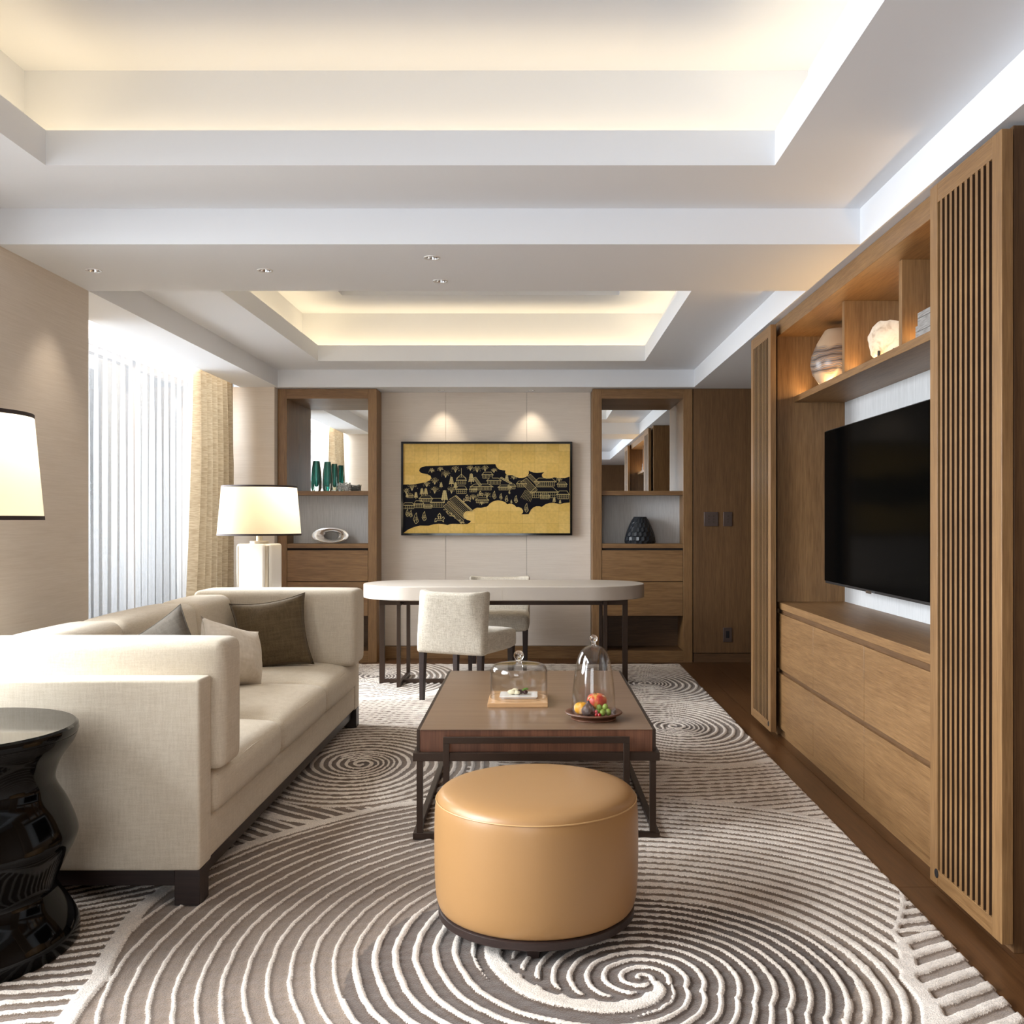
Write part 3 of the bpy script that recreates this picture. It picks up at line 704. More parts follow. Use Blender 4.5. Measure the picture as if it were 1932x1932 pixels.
# ------------------------------------------------------------------ display cabinets on the back wall
def display(x0, x1, label, stile):
    yf = 8.597; d = thing('display_cabinet', label, 'cabinet', ((x0+x1)/2, yf, 0))
    sl, sr = stile; xi0, xi1 = x0+sl, x1-sr; zt = Z0-.004; zi = 2.314; yb = 9.2
    B(x0, xi0, yf, yb, 0, zt).build('stile', 'oak_z', d, bevel=.002); B(xi1, x1, yf, yb, 0, zt).build('stile', 'oak_z', d, bevel=.002)
    B(xi0, xi1, yf, yb, zi, zt-.0005).build('top_rail', 'oak_x', d, bevel=.001)
    B(xi0, xi1, yf, yf+.05, 0, .102).build('bottom_rail', 'oak_x', d, bevel=.001)
    B(xi0, xi1, 9.05, 9.06, 1.50, zi).build('mirror', 'mirror', d)
    B(xi0, xi1, yf+.035, 9.05, 1.468, 1.505).build('shelf', 'oak_x', d, bevel=.001)
    B(xi0, xi1, 8.83, 8.86, 1.041, 1.468).build('back_panel', 'silk_panel', d)
    B(xi0, xi1, yf+.006, 8.83, 1.003, 1.041).build('ledge', 'oak_x', d, bevel=.001)
    B(xi0, xi1, yf+.02, 9.0, .41, 1.003).build('carcass', 'dark_gap', d)
    B(xi0+.003, xi1-.003, yf+.002, yf+.02, .711, .984).build('drawer', 'oak_x', d, bevel=.001)
    B(xi0+.003, xi1-.003, yf+.002, yf+.02, .410, .706).build('drawer', 'oak_x', d, bevel=.001)
    bx = MB().box(xi0, xi1, 8.95, 8.97, .08, .41).box(xi0, xi1, yf+.05, 8.95, .06, .102)
    bx.build('open_base', 'oakd_x', d)
    return d
display(-2.296, -1.428, 'oak display cabinet with mirror left of the painting, holding glass vases', (.080, .075))
display(.4647, 1.3415, 'oak display cabinet with mirror right of the painting, holding a black vase', (.081, .081))
# teal vases: clear glass bodies with teal cores
SZ = 1.505
for (px, hh, r, yy, lb) in ((597, .275, .050, 8.82, 'tallest teal glass vase, leftmost on the mirrored shelf'), (618, .265, .048, 8.76, 'teal glass vase in the middle of the trio on the mirrored shelf'), (631, .255, .042, 8.90, 'teal glass vase on the right of the trio, beside the glass bowl')):
    xx = (px-VX)*yy/F; g = thing('glass_vase', lb, 'vase', (xx, yy, SZ), .3, 'teal glass vases on the mirrored shelf')
    MB().lathe([(0, 0), (r*.70, 0), (r*.98, hh*.12), (r, hh*.3), (r*.90, hh*.6), (r*.72, hh*.85), (r*.62, hh), (r*.42, hh), (r*.40, hh*.95), (0, hh*.93)], (0, 0, 0), 6, cap=False).build('outer_glass', 'vase_glass', g, world=False, bevel=.004)
    MB().lathe([(0, hh*.16), (r*.30, hh*.18), (r*.44, hh*.3), (r*.42, hh*.6), (r*.40, hh*.85), (r*.39, hh*.985), (0, hh*.985)], (0, 0, 0), 16, cap=False).build('teal_core', 'teal_glass', g, world=False, smooth=True)
yy = 8.80; xx = (650-VX)*yy/F
g = thing('wire_bowl', 'tangled clear glass strand bowl on the mirrored shelf right of the teal vases', 'bowl', (xx, yy, SZ))
mb = MB(); rn = random.Random(3)
for k in range(26):
    a = rn.uniform(0, 2*PI); pts = []
    for i in range(7):
        a += rn.uniform(.3, .9); rr = .030+.034*rn.random(); pts.append((rr*math.cos(a), rr*math.sin(a)*.8, .006+.075*rn.random()*min(1, rr/.045)))
    mb.tube(pts, .0030, 5)
mb.build('glass_strands', 'strand_glass', g, world=False, smooth=True)
# silver ring sculpture
yy = 8.72; xx = (624.5-VX)*yy/F
g = thing('ring_sculpture', 'polished silver oval ring sculpture in the niche of the left cabinet', 'sculpture', (xx, yy, 1.041))
def ring(ax, az, bx, bz, cz, dy, ofx, ofz):
    n = 48; vs = []; fs = []
    prof = [(0, -.5), (.25, -.56), (.6, -.45), (1, -.05), (1, .05), (.6, .45), (.25, .5), (0, .4)]
    for j in range(n):
        a = 2*PI*j/n
        for (t, y) in prof:
            X = (1-t)*(ax*math.cos(a))+t*(bx*math.cos(a)+ofx); Z = (1-t)*(az*math.sin(a))+t*(bz*math.sin(a)+ofz); vs.append((X, y*dy, cz+Z))
    m = len(prof)
    for j in range(n):
        for k in range(m): fs.append((j*m+k, ((j+1) % n)*m+k, ((j+1) % n)*m+(k+1) % m, j*m+(k+1) % m))
    return MB().add(vs, fs)
ring(.162, .070, .075, .034, .071, .07, .01, -.004).build('oval_ring', 'silver', g, world=False, smooth=True)
ring(.125, .066, .095, .048, .071, .05, .0, 0).build('rear_loop', 'silver', g, world=False, smooth=True).location = (-.04, .035, 0)
# black faceted vase
yy = 8.72; xx = (1207.5-VX)*yy/F
g = thing('black_vase', 'dark blue black faceted vase in the niche of the right cabinet', 'vase', (xx, yy, 1.041))
n = 36; rows = 12; pr = [(.132, 0), (.138, .02), (.133, .06), (.118, .11), (.098, .16), (.076, .205), (.055, .237)]
def rad(z):
    for (r0, a), (r1, c_) in zip(pr, pr[1:]):
        if z <= c_: return r0+(r1-r0)*(z-a)/(c_-a)
    return pr[-1][0]
prof = [(0, 0)]+[(rad(.237*i/(rows*2)), .237*i/(rows*2)) for i in range(rows*2+1)]+[(.048, .237), (.046, .2), (0, .19)]
MB().lathe(prof, (0, 0, 0), n, cap=False, fn=lambda i, j, a: 1-.045*(1 if ((i//4) % 2 == 0 and j % 2 == 0) or ((i//4) % 2 == 1 and j % 2 == 1) else 0) if 0 < i < rows*2+1 else 1).build('faceted_body', 'black_vase', g, world=False)

# ------------------------------------------------------------------ painting
py = 8.80
p0 = ref(757, 833.5, py); p1 = ref(1079.5, 1010, py)
pt = thing('painting', 'wide gold leaf painting with black townscape cloud in a black lacquer frame', 'painting', ((p0.x+p1.x)/2, py, p1.z))
fw = .019
fm = MB(); fm.box(p0.x, p1.x, py-.012, py+.045, p0.z-fw, p0.z); fm.box(p0.x, p1.x, py-.012, py+.045, p1.z, p1.z+fw)
fm.box(p0.x, p0.x+fw, py-.012, py+.045, p1.z+fw, p0.z-fw); fm.box(p1.x-fw, p1.x, py-.012, py+.045, p1.z+fw, p0.z-fw)
fm.build('frame', 'frame_black', pt)
B(p0.x+fw, p1.x-fw, py+.004, py+.04, p1.z+fw, p0.z-fw).build('canvas', 'gold_leaf', pt)
def cp(cx, cy, d=.0): 
    q = ref(740+cx/5.367, 820+cy/5.367, py); return (q.x, py+.004-d, q.z)
cloud = [(272, 365), (280, 342), (300, 328), (340, 319), (420, 316), (500, 314), (650, 308), (800, 304), (1045, 299), (1052, 320), (1065, 340), (1090, 355), (1120, 361), (1146, 362), (1143, 385), (1152, 402), (1175, 412), (1215, 410), (1240, 420), (1260, 431), (1285, 439), (1320, 439), (1350, 431), (1372, 415), (1384, 392), (1382, 362), (1400, 374), (1430, 383), (1470, 386), (1538, 381), (1518, 400), (1516, 420), (1530, 436), (1560, 445), (1600, 444), (1640, 433), (1690, 440), (1750, 440), (1797, 424), (1797, 688), (1740, 692), (1700, 706), (1670, 697), (1630, 689), (1590, 692), (1550, 706), (1515, 732), (1490, 725), (1460, 725), (1430, 737), (1405, 760), (1392, 785), (1382, 805), (1305, 807), (1324, 790), (1326, 770), (1310, 745), (1280, 732), (1256, 734), (1240, 715), (1215, 702), (1190, 698), (1165, 706), (1145, 685), (1110, 670), (1070, 665), (1030, 672), (990, 695), (962, 728), (930, 733), (900, 742), (860, 740), (830, 752), (805, 777), (775, 773), (745, 778), (725, 795), (718, 820), (730, 845), (755, 862), (797, 874), (785, 892), (760, 905), (700, 905), (620, 903), (590, 905), (560, 916), (520, 906), (470, 902), (420, 908), (370, 922), (330, 922), (280, 921), (220, 936), (160, 962), (112, 998), (112, 505), (200, 505), (280, 493), (340, 482), (380, 462), (396, 440), (388, 418), (360, 402), (310, 392), (285, 383)]
me = bpy.data.meshes.new('cloud'); n = len(cloud)
bm = bmesh.new(); vv = [bm.verts.new(cp(a, c_, .0012)) for a, c_ in cloud]
es = [bm.edges.new((vv[i], vv[(i+1) % n])) for i in range(n)]
bmesh.ops.triangle_fill(bm, edges=es, use_beauty=True)
bmesh.ops.recalc_face_normals(bm, faces=bm.faces); bm.to_mesh(me); bm.free()
# turn the triangulated outline into a thin slab
link('townscape_ground', me, pt, 'ink_black')
ink = MB(); ink2 = MB()
def stroke(mb, pts, wd=2.6, d=.0024):
    for (a, b_) in zip(pts, pts[1:]):
        dx, dy = b_[0]-a[0], b_[1]-a[1]; L = math.hypot(dx, dy)
        if L < .01: continue
        nx, ny = -dy/L*wd/2, dx/L*wd/2
        mb.add([cp(a[0]+nx, a[1]+ny, d), cp(b_[0]+nx, b_[1]+ny, d), cp(b_[0]-nx, b_[1]-ny, d), cp(a[0]-nx, a[1]-ny, d)], [(0, 1, 2, 3)])
def sh(pts, x, y, s=1): return [(x+s*a, y+s*c_) for a, c_ in pts]
def pine(x, y, h, mb):
    stroke(mb, [(x, y), (x-2, y-h*.5), (x+2, y-h)], 4)
    k = max(3, int(h/14))
    for i in range(k):
        yy = y-h*.25-h*.75*i/k; w_ = h*.26*(1-i/k*.6); 
        for s_ in (-1, 1): stroke(mb, [(x, yy), (x+s_*w_*.5, yy-3), (x+s_*w_, yy+4)], 7)
def leafy(x, y, r, mb, rnd):
    for i in range(7):
        a = PI*(.15+.7*i/6); stroke(mb, [(x, y+r*.6), (x+r*.4*math.cos(a), y-r*.4*math.sin(a)), (x+r*math.cos(a), y-r*math.sin(a))], 1.8)
    for i in range(26):
        a = rnd.uniform(-.3, PI+.3); q = r*rnd.uniform(.4, 1.15); xx, yy = x+q*math.cos(a), y-q*math.sin(a); stroke(mb, [(xx, yy), (xx+3, yy+2)], 3)
def hall(x, y, w_, h, mb, posts=5):
    stroke(mb, [(x-w_*.6, y-h*.5), (x-w_*.35, y-h), (x+w_*.35, y-h), (x+w_*.6, y-h*.5), (x-w_*.6, y-h*.5)], 3)
    for i in range(1, 3): stroke(mb, [(x-w_*.6+i*3, y-h*.5-i*4), (x+w_*.6-i*3, y-h*.5-i*4)], 1.6)
    stroke(mb, [(x-w_*.5, y), (x+w_*.5, y)], 3); stroke(mb, [(x-w_*.5, y-h*.25), (x+w_*.5, y-h*.25)], 1.6)
    for i in range(posts+1): xx = x-w_*.5+w_*i/posts; stroke(mb, [(xx, y), (xx, y-h*.5)], 2)
def slant(x, y, w_, h, dx, dy, mb, n_=6):
    c4 = [(x, y), (x+w_, y+h), (x+w_+dx, y+h+dy), (x+dx, y+dy), (x, y)]
    stroke(mb, c4, 3)
    for i in range(1, n_): stroke(mb, [(x+dx*i/n_, y+dy*i/n_), (x+w_+dx*i/n_, y+h+dy*i/n_)], 1.5)
def figure(x, y, h, mb):
    stroke(mb, [(x, y), (x-h*.2, y-h*.35), (x-h*.05, y-h*.8), (x+h*.1, y-h), (x+h*.12, y-h*.7), (x+h*.28, y-h*.2), (x+h*.1, y), (x, y)], 3)
    stroke(mb, [(x-h*.1, y-h*.1), (x, y-h*.6)], 3); stroke(mb, [(x+h*.12, y-h*.1), (x+h*.08, y-h*.6)], 3); stroke(mb, [(x-h*.15, y-h*.3), (x+h*.25, y-h*.35)], 2)
rnd = random.Random(11)
for (x_, y_, h) in ((600, 520, 95), (800, 500, 110), (640, 550, 70), (495, 540, 60), (300, 620, 80), (340, 620, 80), (240, 650, 70), (530, 690, 130), (1160, 480, 75), (1640, 690, 60), (1700, 700, 40), (150, 640, 50)): pine(x_, y_, h, ink2)
for (x_, y_, r) in ((400, 370, 30), (485, 355, 30), (540, 410, 45), (640, 360, 40), (790, 345, 35), (860, 360, 40), (940, 350, 38), (1030, 370, 30), (430, 480, 45), (350, 510, 35), (200, 540, 50), (430, 570, 45), (600, 570, 45), (1230, 440, 30), (820, 640, 35), (960, 620, 35), (140, 580, 35), (1690, 460, 30), (905, 700, 22)): leafy(x_, y_, r, ink, rnd)
hall(700, 500, 90, 70, ink); hall(700, 595, 100, 75, ink); stroke(ink, [(700, 340), (700, 430)], 3); stroke(ink, [(650, 445), (700, 400), (750, 445)], 3)
hall(965, 440, 100, 60, ink, 3); hall(905, 560, 200, 60, ink, 14); hall(1140, 560, 120, 50, ink, 10); hall(1030, 500, 130, 60, ink, 4)
slant(820, 440, 60, 80, 25, -10, ink, 4); slant(1090, 440, 110, 60, 15, -10, ink, 4)
hall(1210, 550, 70, 50, ink, 3); hall(910, 690, 120, 50, ink, 6); hall(820, 580, 70, 50, ink, 4)
hall(1550, 520, 190, 80, ink, 9); hall(1540, 640, 240, 110, ink, 12); hall(1545, 650, 90, 50, ink, 3); hall(1720, 530, 90, 50, ink, 5); hall(1730, 650, 110, 80, ink, 6); hall(1310, 530, 90, 60, ink, 4)
slant(1300, 480, 110, 120, 60, -40, ink, 6); slant(1370, 420, 90, 90, 30, -20, ink, 4)
for i in range(8): stroke(ink, [(1350+i*12, 560+i*4), (1300+i*14, 640+i*6)], 2)
hall(180, 640, 60, 40, ink, 3); hall(165, 750, 110, 60, ink, 5); hall(340, 680, 120, 60, ink, 7); hall(270, 740, 90, 70, ink, 5); hall(455, 735, 120, 90, ink, 7); hall(360, 745, 80, 40, ink, 8)
slant(580, 655, 160, 150, 65, -40, ink, 5); slant(555, 690, 180, 165, 20, -20, ink, 4); slant(520, 730, 180, 170, 25, -30, ink, 3); slant(640, 625, 170, 155, 12, -6, ink, 2)
for i in range(30):
    t = rnd.random(); xx = 530+190*t+rnd.uniform(-12, 18); yy = 765+135*t+rnd.uniform(-14, 12); stroke(ink, sh([(-7, 0), (-3, -5), (4, -4), (7, 1), (1, 5), (-7, 0)], xx, yy), 2)
for (x_, y_, h) in ((150, 830, 75), (185, 835, 70), (235, 900, 110), (320, 872, 95), (1030, 650, 80), (1098, 655, 60), (1155, 680, 65), (1205, 695, 35), (1250, 690, 75), (1355, 785, 90), (1185, 600, 35)): figure(x_, y_, h, ink)
for (x_, y_, s) in ((475, 860, 1.0), (755, 660, .8), (890, 610, .6)):   # riders
    stroke(ink, sh([(-45, 25), (-38, -15), (-20, -5), (20, -5), (42, -30), (55, -12), (40, 0), (45, 25), (30, 10), (-20, 12), (-45, 25)], x_, y_, s), 4)
    stroke(ink, sh([(-5, -8), (-12, -45), (5, -65), (18, -40), (10, -8)], x_, y_, s), 5); stroke(ink, sh([(-30, 25), (-22, 5)], x_, y_, s), 3); stroke(ink, sh([(-20, -30), (25, -25)], x_, y_, s), 4)
ink.build('fine_gold_drawing', 'gold_line', pt)['kind'] = 'stuff'; ink2.build('gold_pine_drawing', 'gold_line', pt)['kind'] = 'stuff'

# wall plates
def plate(px0, px1, py0, py1, name, label, cols):
    D = 8.597; a = ref(px0, py0, D); c_ = ref(px1, py1, D)
    t = thing(name, label, 'switch' if name != 'wall_socket' else 'socket', ((a.x+c_.x)/2, D, c_.z))
    B(a.x, c_.x, D-.008, D, c_.z, a.z).build('plate', 'switch_metal', t, bevel=.002)
    if name == 'wall_socket':
        m_ = (a.x+c_.x)/2; B(m_-.014, m_+.014, D-.011, D-.008, c_.z+.035, a.z-.03).build('socket_insert', 'socket_black', t, bevel=.001)
    else:
        for i in range(cols):
            cx = a.x+(c_.x-a.x)*(i+1)/(cols+1)
            for j in range(3):
                zz = a.z-(a.z-c_.z)*(.3+.2*j); B(cx-.008, cx+.008, D-.011, D-.008, zz-.007, zz+.007).build('button', 'bronze_light', t)
plate(1328, 1354.5, 966, 993, 'light_switch', 'wide bronze switch plate with six buttons on the oak wall', 2)
plate(1364.5, 1381, 966, 993, 'light_switch', 'narrow bronze switch plate with three buttons on the oak wall', 1)
plate(1364, 1380.5, 1184, 1211, 'wall_socket', 'small bronze socket plate low on the oak wall', 1)

# ------------------------------------------------------------------ sofa
sf = thing('sofa', 'long cream linen three seat sofa with high arms along the left window', 'sofa', (-1.55, 4.55, FZ))
S0, S1 = 3.150, 5.935; FX = -1.092
softo('arm_shell', 'linen', sf, -2.06, FX, S0, S0+.115, .121, .735, r=.011)
softo('arm_shell', 'linen', sf, -2.06, FX, S1-.115, S1, .121, .735, r=.011)
softo('back_shell', 'linen', sf, -2.06, -1.95, S0+.115, S1-.115, .121, .735, r=.011)
softo('front_rail', 'linen', sf, -1.95, FX-.006, S0+.117, S1-.117, .121, .265, r=.015)
softo('arm_cushion', 'linen', sf, -1.96, -1.052, S0+.117, S0+.31, .415, .845, r=.032, puff=(.004, .014, .004))
softo('arm_cushion', 'linen', sf, -1.96, -1.040, S1-.40, S1-.117, .42, .850, r=.035, puff=(.004, .014, .004))
ys = [S0+.12, 4.118, 4.985, S1-.12]
for i in range(3):
    a = ys[i]+.002; c_ = ys[i+1]-.002
    softo('seat_cushion', 'linen', sf, -1.80, -1.078, a, c_, .262, .412, r=.042, puff=(.008, .001, .036))
bys = [S0+.30, 4.118, 4.985, S1-.385]
for i in range(3):
    me = soft(-1.955, -1.74, bys[i]+.002, bys[i+1]-.002, .40, .825, r=.045, puff=(.018, .003, .010))
    for v_ in me.vertices: v_.co.x += .10*(.80-v_.co.z)      # raked back
    o = link('back_cushion', me, sf, 'linen')
    for p in me.polygons: p.use_smooth = True
B(-2.03, FX-.03, S0+.035, S1-.035, .062, .124).build('plinth', 'wenge', sf, bevel=.002)
for (x_, y_) in ((FX-.083, S0+.004), (FX-.083, S1-.090), (-2.05, S0+.004), (-2.05, S1-.090)):
    B(x_, x_+.082, y_, y_+.086, FZ, .124).build('leg', 'wenge', sf, bevel=.002)
pipe = MB()
for i in range(3):
    a = ys[i]+.03; c_ = ys[i+1]-.03
    pipe.tube([(-1.085, a, .392), (-1.083, (a+c_)/2, .400), (-1.085, c_, .392)], .0022, 6)
pipe.build('seat_piping', 'linen', sf, smooth=True)

def pillow(name, label, loc, size, rot, m, thick=.075, seed=0, tuft=False):
    W, H = size; n = 22; rn = random.Random(seed); vs = []; fs = []
    for side in (1, -1):
        for i in range(n+1):
            for j in range(n+1):
                u = -1+2*i/n; v_ = -1+2*j/n
                x_ = W/2*u*(1-.13*(1-v_*v_)*abs(u)); z_ = H/2*v_*(1-.13*(1-u*u)*abs(v_))
                t = thick*((1-u**2)**.55)*((1-v_**2)**.55)
                t += .010*noise.noise(Vector((u*2.2+seed, v_*2.2, side)))*(1-abs(u)**3)*(1-abs(v_)**3)
                if tuft: t += .004*math.sin(7*u+3*math.sin(4*v_))*math.cos(6*v_)*(1-u*u)*(1-v_*v_)
                vs.append((x_, side*t, z_))
        o_ = 0 if side == 1 else (n+1)**2
        for i in range(n):
            for j in range(n):
                a = o_+i*(n+1)+j; q = (a, a+1, a+n+2, a+n+1); fs.append(q if side == -1 else q[::-1])
    root = thing(name, label, 'cushion', loc); root.rotation_euler = rot
    mb = MB().add(vs, fs); me = mb.mesh('pillow'); bm = bmesh.new(); bm.from_mesh(me); bmesh.ops.remove_doubles(bm, verts=bm.verts, dist=.0004); bm.to_mesh(me); bm.free()
    link('cushion_cover', me, root, m, world=False)
    for p in me.polygons: p.use_smooth = True
    e = [(W/2*u*(1-.13*(1-v_*v_)*abs(u)), 0, H/2*v_*(1-.13*(1-u*u)*abs(v_))) for (u, v_) in [(-1+2*k/12, -1) for k in range(12)]+[(1, -1+2*k/12) for k in range(12)]+[(1-2*k/12, 1) for k in range(12)]+[(-1, 1-2*k/12) for k in range(13)]]
    MB().tube(e, .0025, 5).build('seam_piping', m, root, world=False, smooth=True)
    return root
pillow('throw_pillow', 'large dark brown velvet cushion leaning on the far arm of the sofa', (-1.475, 5.40, .622), (.41, .40), (math.radians(-10), math.radians(-8), math.radians(10)), 'brown_velvet', seed=1)
pillow('throw_pillow', 'ivory textured lumbar cushion beside the brown cushion on the sofa', (-1.50, 4.78, .588), (.42, .32), (math.radians(-16), math.radians(16), math.radians(66)), 'ivory_cloth', thick=.11, seed=2, tuft=True)
pillow('throw_pillow', 'grey brown cushion peeking over the near arm of the sofa', (-1.565, 4.02, .625), (.42, .40), (math.radians(-8), math.radians(-30), math.radians(8)), 'grey_velvet', seed=3)

# ------------------------------------------------------------------ lamps
def lamp(loc, rz, label):
    L = thing('table_lamp', label, 'lamp', loc, rz)
    h = .545
    for k in range(4):
        me = soft(-.086, .086, .040, .118, .012, h, r=.016)
        me.transform(Matrix.Rotation(k*PI/2, 4, 'Z')); o = link('ceramic_panel', me, L, 'white_ceramic', world=False)
        for p in me.polygons: p.use_smooth = True
    MB().box(-.104, .104, -.104, .104, .006, h-.012).box(-.06, .06, -.06, .06, 0, .02).build('metal_core', 'nickel', L, world=False, bevel=.002)
    MB().lathe([(0, h-.005), (.060, h-.005), (.060, h+.016), (.02, h+.018), (.018, h+.07), (.006, h+.07), (.006, .86), (0, .86)], (0, 0, 0), 28, cap=False).build('neck', 'nickel', L, world=False, smooth=True)
    z0, z1 = .598, .915; r0, r1 = .262, .234
    MB().lathe([(r0, z0), (r1, z1)], n=64, cap=False).build('lamp_shade', 'lamp_linen', L, world=False, smooth=True)
    for pr_ in ([(r0+.001, z0), (r0+.0018, z0), (r0+.0007, z0+.012), (r0, z0+.012)], [(r1+.001, z1-.012), (r1+.0018, z1-.012), (r1+.0012, z1), (r1, z1)]):
        MB().lathe(pr_, n=64, closed=True).build('shade_trim', 'shade_trim', L, world=False, smooth=True)
    sp = MB()
    for k in range(3): a = k*2*PI/3; sp.tube([(0, 0, .86), (r1*math.cos(a), r1*math.sin(a), z1-.006)], .0025, 6)
    sp.build('shade_spider', 'nickel', L, world=False)
    bl = MB().lathe([(0, 0), (.014, .005), (.03, .04), (.024, .07), (0, .085)], (0, 0, .70), 16, cap=False).build('bulb', 'bulb_warm', L, world=False, smooth=True)
    l = bpy.data.lights.new('lamp_light', 'POINT'); l.energy = 1.1; l.color = (1, .78, .50); l.shadow_soft_size = .06
    o = bpy.data.objects.new('lamp_light', l); col.objects.link(o); o.location = (loc[0], loc[1], loc[2]+.80)
    bl.visible_shadow = True
    return L
lamp((-1.80, 6.30, .553), math.radians(-9), 'white ceramic table lamp with cream shade behind the far sofa arm')
lamp((-1.742, 2.87, .652), math.radians(31), 'table lamp with glowing cream shade cut off at the left edge')
# side table hidden behind the sofa carrying the far lamp
t = thing('side_table', 'small dark side table behind the far sofa arm under the table lamp', 'table', (-1.80, 6.30, 0))
MB().lathe([(0, .53), (.25, .53), (.25, .553), (0, .553)], (-1.80, 6.30, 0), 40, cap=False).build('table_top', 'wenge', t, bevel=.002)
MB().lathe([(.035, .01), (.03, .53)], (-1.80, 6.30, 0), 20).build('pedestal', 'bronze', t, smooth=True)
MB().lathe([(0, 0), (.17, 0), (.17, .012), (0, .016)], (-1.80, 6.30, FZ-.003), 32, cap=False).build('base_plate', 'bronze', t, smooth=True)
# black lacquer stool / side table
dr = thing('drum_table', 'glossy black lacquer drum table with wavy waisted body at the left edge', 'table', (-1.680, 2.825, FZ))
ctr = [(.318, .0), (.324, .012), (.322, .05), (.300, .095), (.268, .145), (.262, .18), (.285, .235), (.316, .30), (.316, .335), (.292, .40), (.262, .455), (.258, .49), (.276, .54), (.308, .585), (.318, .612)]
def smoothp(p, k=4):
    out = []
    for i in range(len(p)-1):
        q = [p[max(i-1, 0)], p[i], p[i+1], p[min(i+2, len(p)-1)]]
        for s_ in range(k):
            t = s_/k; out.append(tuple(.5*((2*q[1][c])+(-q[0][c]+q[2][c])*t+(2*q[0][c]-5*q[1][c]+4*q[2][c]-q[3][c])*t*t+(-q[0][c]+3*q[1][c]-3*q[2][c]+q[3][c])*t**3) for c in (0, 1)))
    return out+[p[-1]]
MB().lathe([(0, 0)]+smoothp(ctr), (-1.680, 2.825, FZ), 64, cap=False).build('drum_body', 'black_gloss', dr, smooth=True)
MB().lathe([(0, .612), (.318, .612), (.321, .62), (.319, .634), (.312, .640), (0, .6405)], (-1.680, 2.825, FZ+.001), 64, cap=False).build('drum_top', 'black_gloss', dr, smooth=True)

# ------------------------------------------------------------------ ottoman
ox, oy = -.010, 3.03
ot = thing('ottoman', 'round tan leather ottoman with dark base in front of the coffee table', 'ottoman', (ox, oy, FZ))
MB().lathe(smoothp([(.286, .072), (.300, .082), (.309, .12), (.313, .20), (.3135, .30), (.3115, .37), (.3065, .398)]), (ox, oy, 0), 72, cap=False).build('side_leather', 'tan_leather', ot, smooth=True)
MB().lathe(smoothp([(.3065, .398), (.300, .412), (.285, .424), (.25, .434), (.18, .441), (.09, .444), (.0005, .445)]), (ox, oy, 0), 72, cap=False).build('seat_leather', 'tan_leather', ot, smooth=True)
ring_pts = [(ox+.3078*math.cos(2*PI*k/72), oy+.3078*math.sin(2*PI*k/72), .3985) for k in range(73)]
MB().tube(ring_pts, .0024, 6).build('piping', 'tan_piping', ot, smooth=True)
MB().lathe([(0, .046), (.296, .046), (.301, .050), (.301, .070), (.297, .073), (0, .073)], (ox, oy, 0), 72, cap=False).build('base_ring', 'wenge', ot, smooth=True)
for a in (-92, 0, 88, 180):
    fx, fy = ox+.225*math.cos(math.radians(a)), oy+.235*math.sin(math.radians(a))
    MB().hexa([(fx-.016, fy-.016, FZ-.002), (fx+.016, fy-.016, FZ-.002), (fx+.016, fy+.016, FZ-.002), (fx-.016, fy+.016, FZ-.002)],
              [(fx-.021, fy-.021, .047), (fx+.021, fy-.021, .047), (fx+.021, fy+.021, .047), (fx-.021, fy+.021, .047)]).build('leg', 'wenge', ot, bevel=.001)

# ------------------------------------------------------------------ coffee table
ct = thing('coffee_table', 'long walnut coffee table on a dark bronze bar frame in the middle of the rug', 'table', (-.012, 3.81, FZ), math.radians(.53))
def lb(x0, x1, y0, y1, z0, z1): return B(x0, x1, y0, y1, z0-FZ, z1-FZ)
kw = dict(world=False)
CW = .46; CL = 1.585
lb(-CW+.003, CW-.003, .045, CL-.045, .332, .4245).build('walnut_apron', 'walnut_x', ct, bevel=.0015, **kw)
lb(-CW+.003, CW-.003, .042, CL-.042, .4245, .427).build('top_veneer', 'walnut_top', ct, bevel=.0008, **kw)
for s_ in (-1, 1):
    lb(s_*(CW-.003), s_*(CW+.010), .045, CL-.045, .338, .4265).build('side_band', 'bronze', ct, bevel=.001, **kw)
t_ = .0235; U = .480
lb(-U, U, 0, t_, .313, .345).build('upper_rail', 'bronze', ct, bevel=.0012, **kw); lb(-U, U, CL-t_, CL, .313, .345).build('upper_rail', 'bronze', ct, bevel=.0012, **kw)
for s_ in (-1, 1): lb(s_*(U-t_), s_*U, t_, CL-t_, .313, .345).build('upper_rail', 'bronze', ct, bevel=.0012, **kw)
lb(-U, U, 0, t_, FZ, .034).build('floor_rail', 'bronze', ct, bevel=.0012, **kw); lb(-U, U, CL-t_, CL, FZ, .034).build('floor_rail', 'bronze', ct, bevel=.0012, **kw)
for s_ in (-1, 1): lb(s_*(U-t_), s_*U, t_, CL-t_, FZ, .034).build('floor_rail', 'bronze', ct, bevel=.0012, **kw)
for s_ in (-1, 1):
    for yy in (.003, CL-.003-t_):
        lb(s_*.466, s_*.442, yy+.001, yy+t_-.001, .034, .313).build('leg', 'bronze', ct, bevel=.001, **kw)
for yy, y2 in ((-.008, .010), (CL-.010, CL+.008)):
    u = MB()
    u.box(-.362, -.338, yy, y2, .034-FZ, .383-FZ); u.box(.338, .362, yy, y2, .034-FZ, .383-FZ); u.box(-.362, .362, yy, y2, .383-FZ, .407-FZ)
    u.build('arch_bar', 'bronze', ct, bevel=.001, **kw)
TT = .427
def on_table(px, py, z=TT):
    D = F*(EYE-z)/(py-VY); return (px-VX)*D/F, D
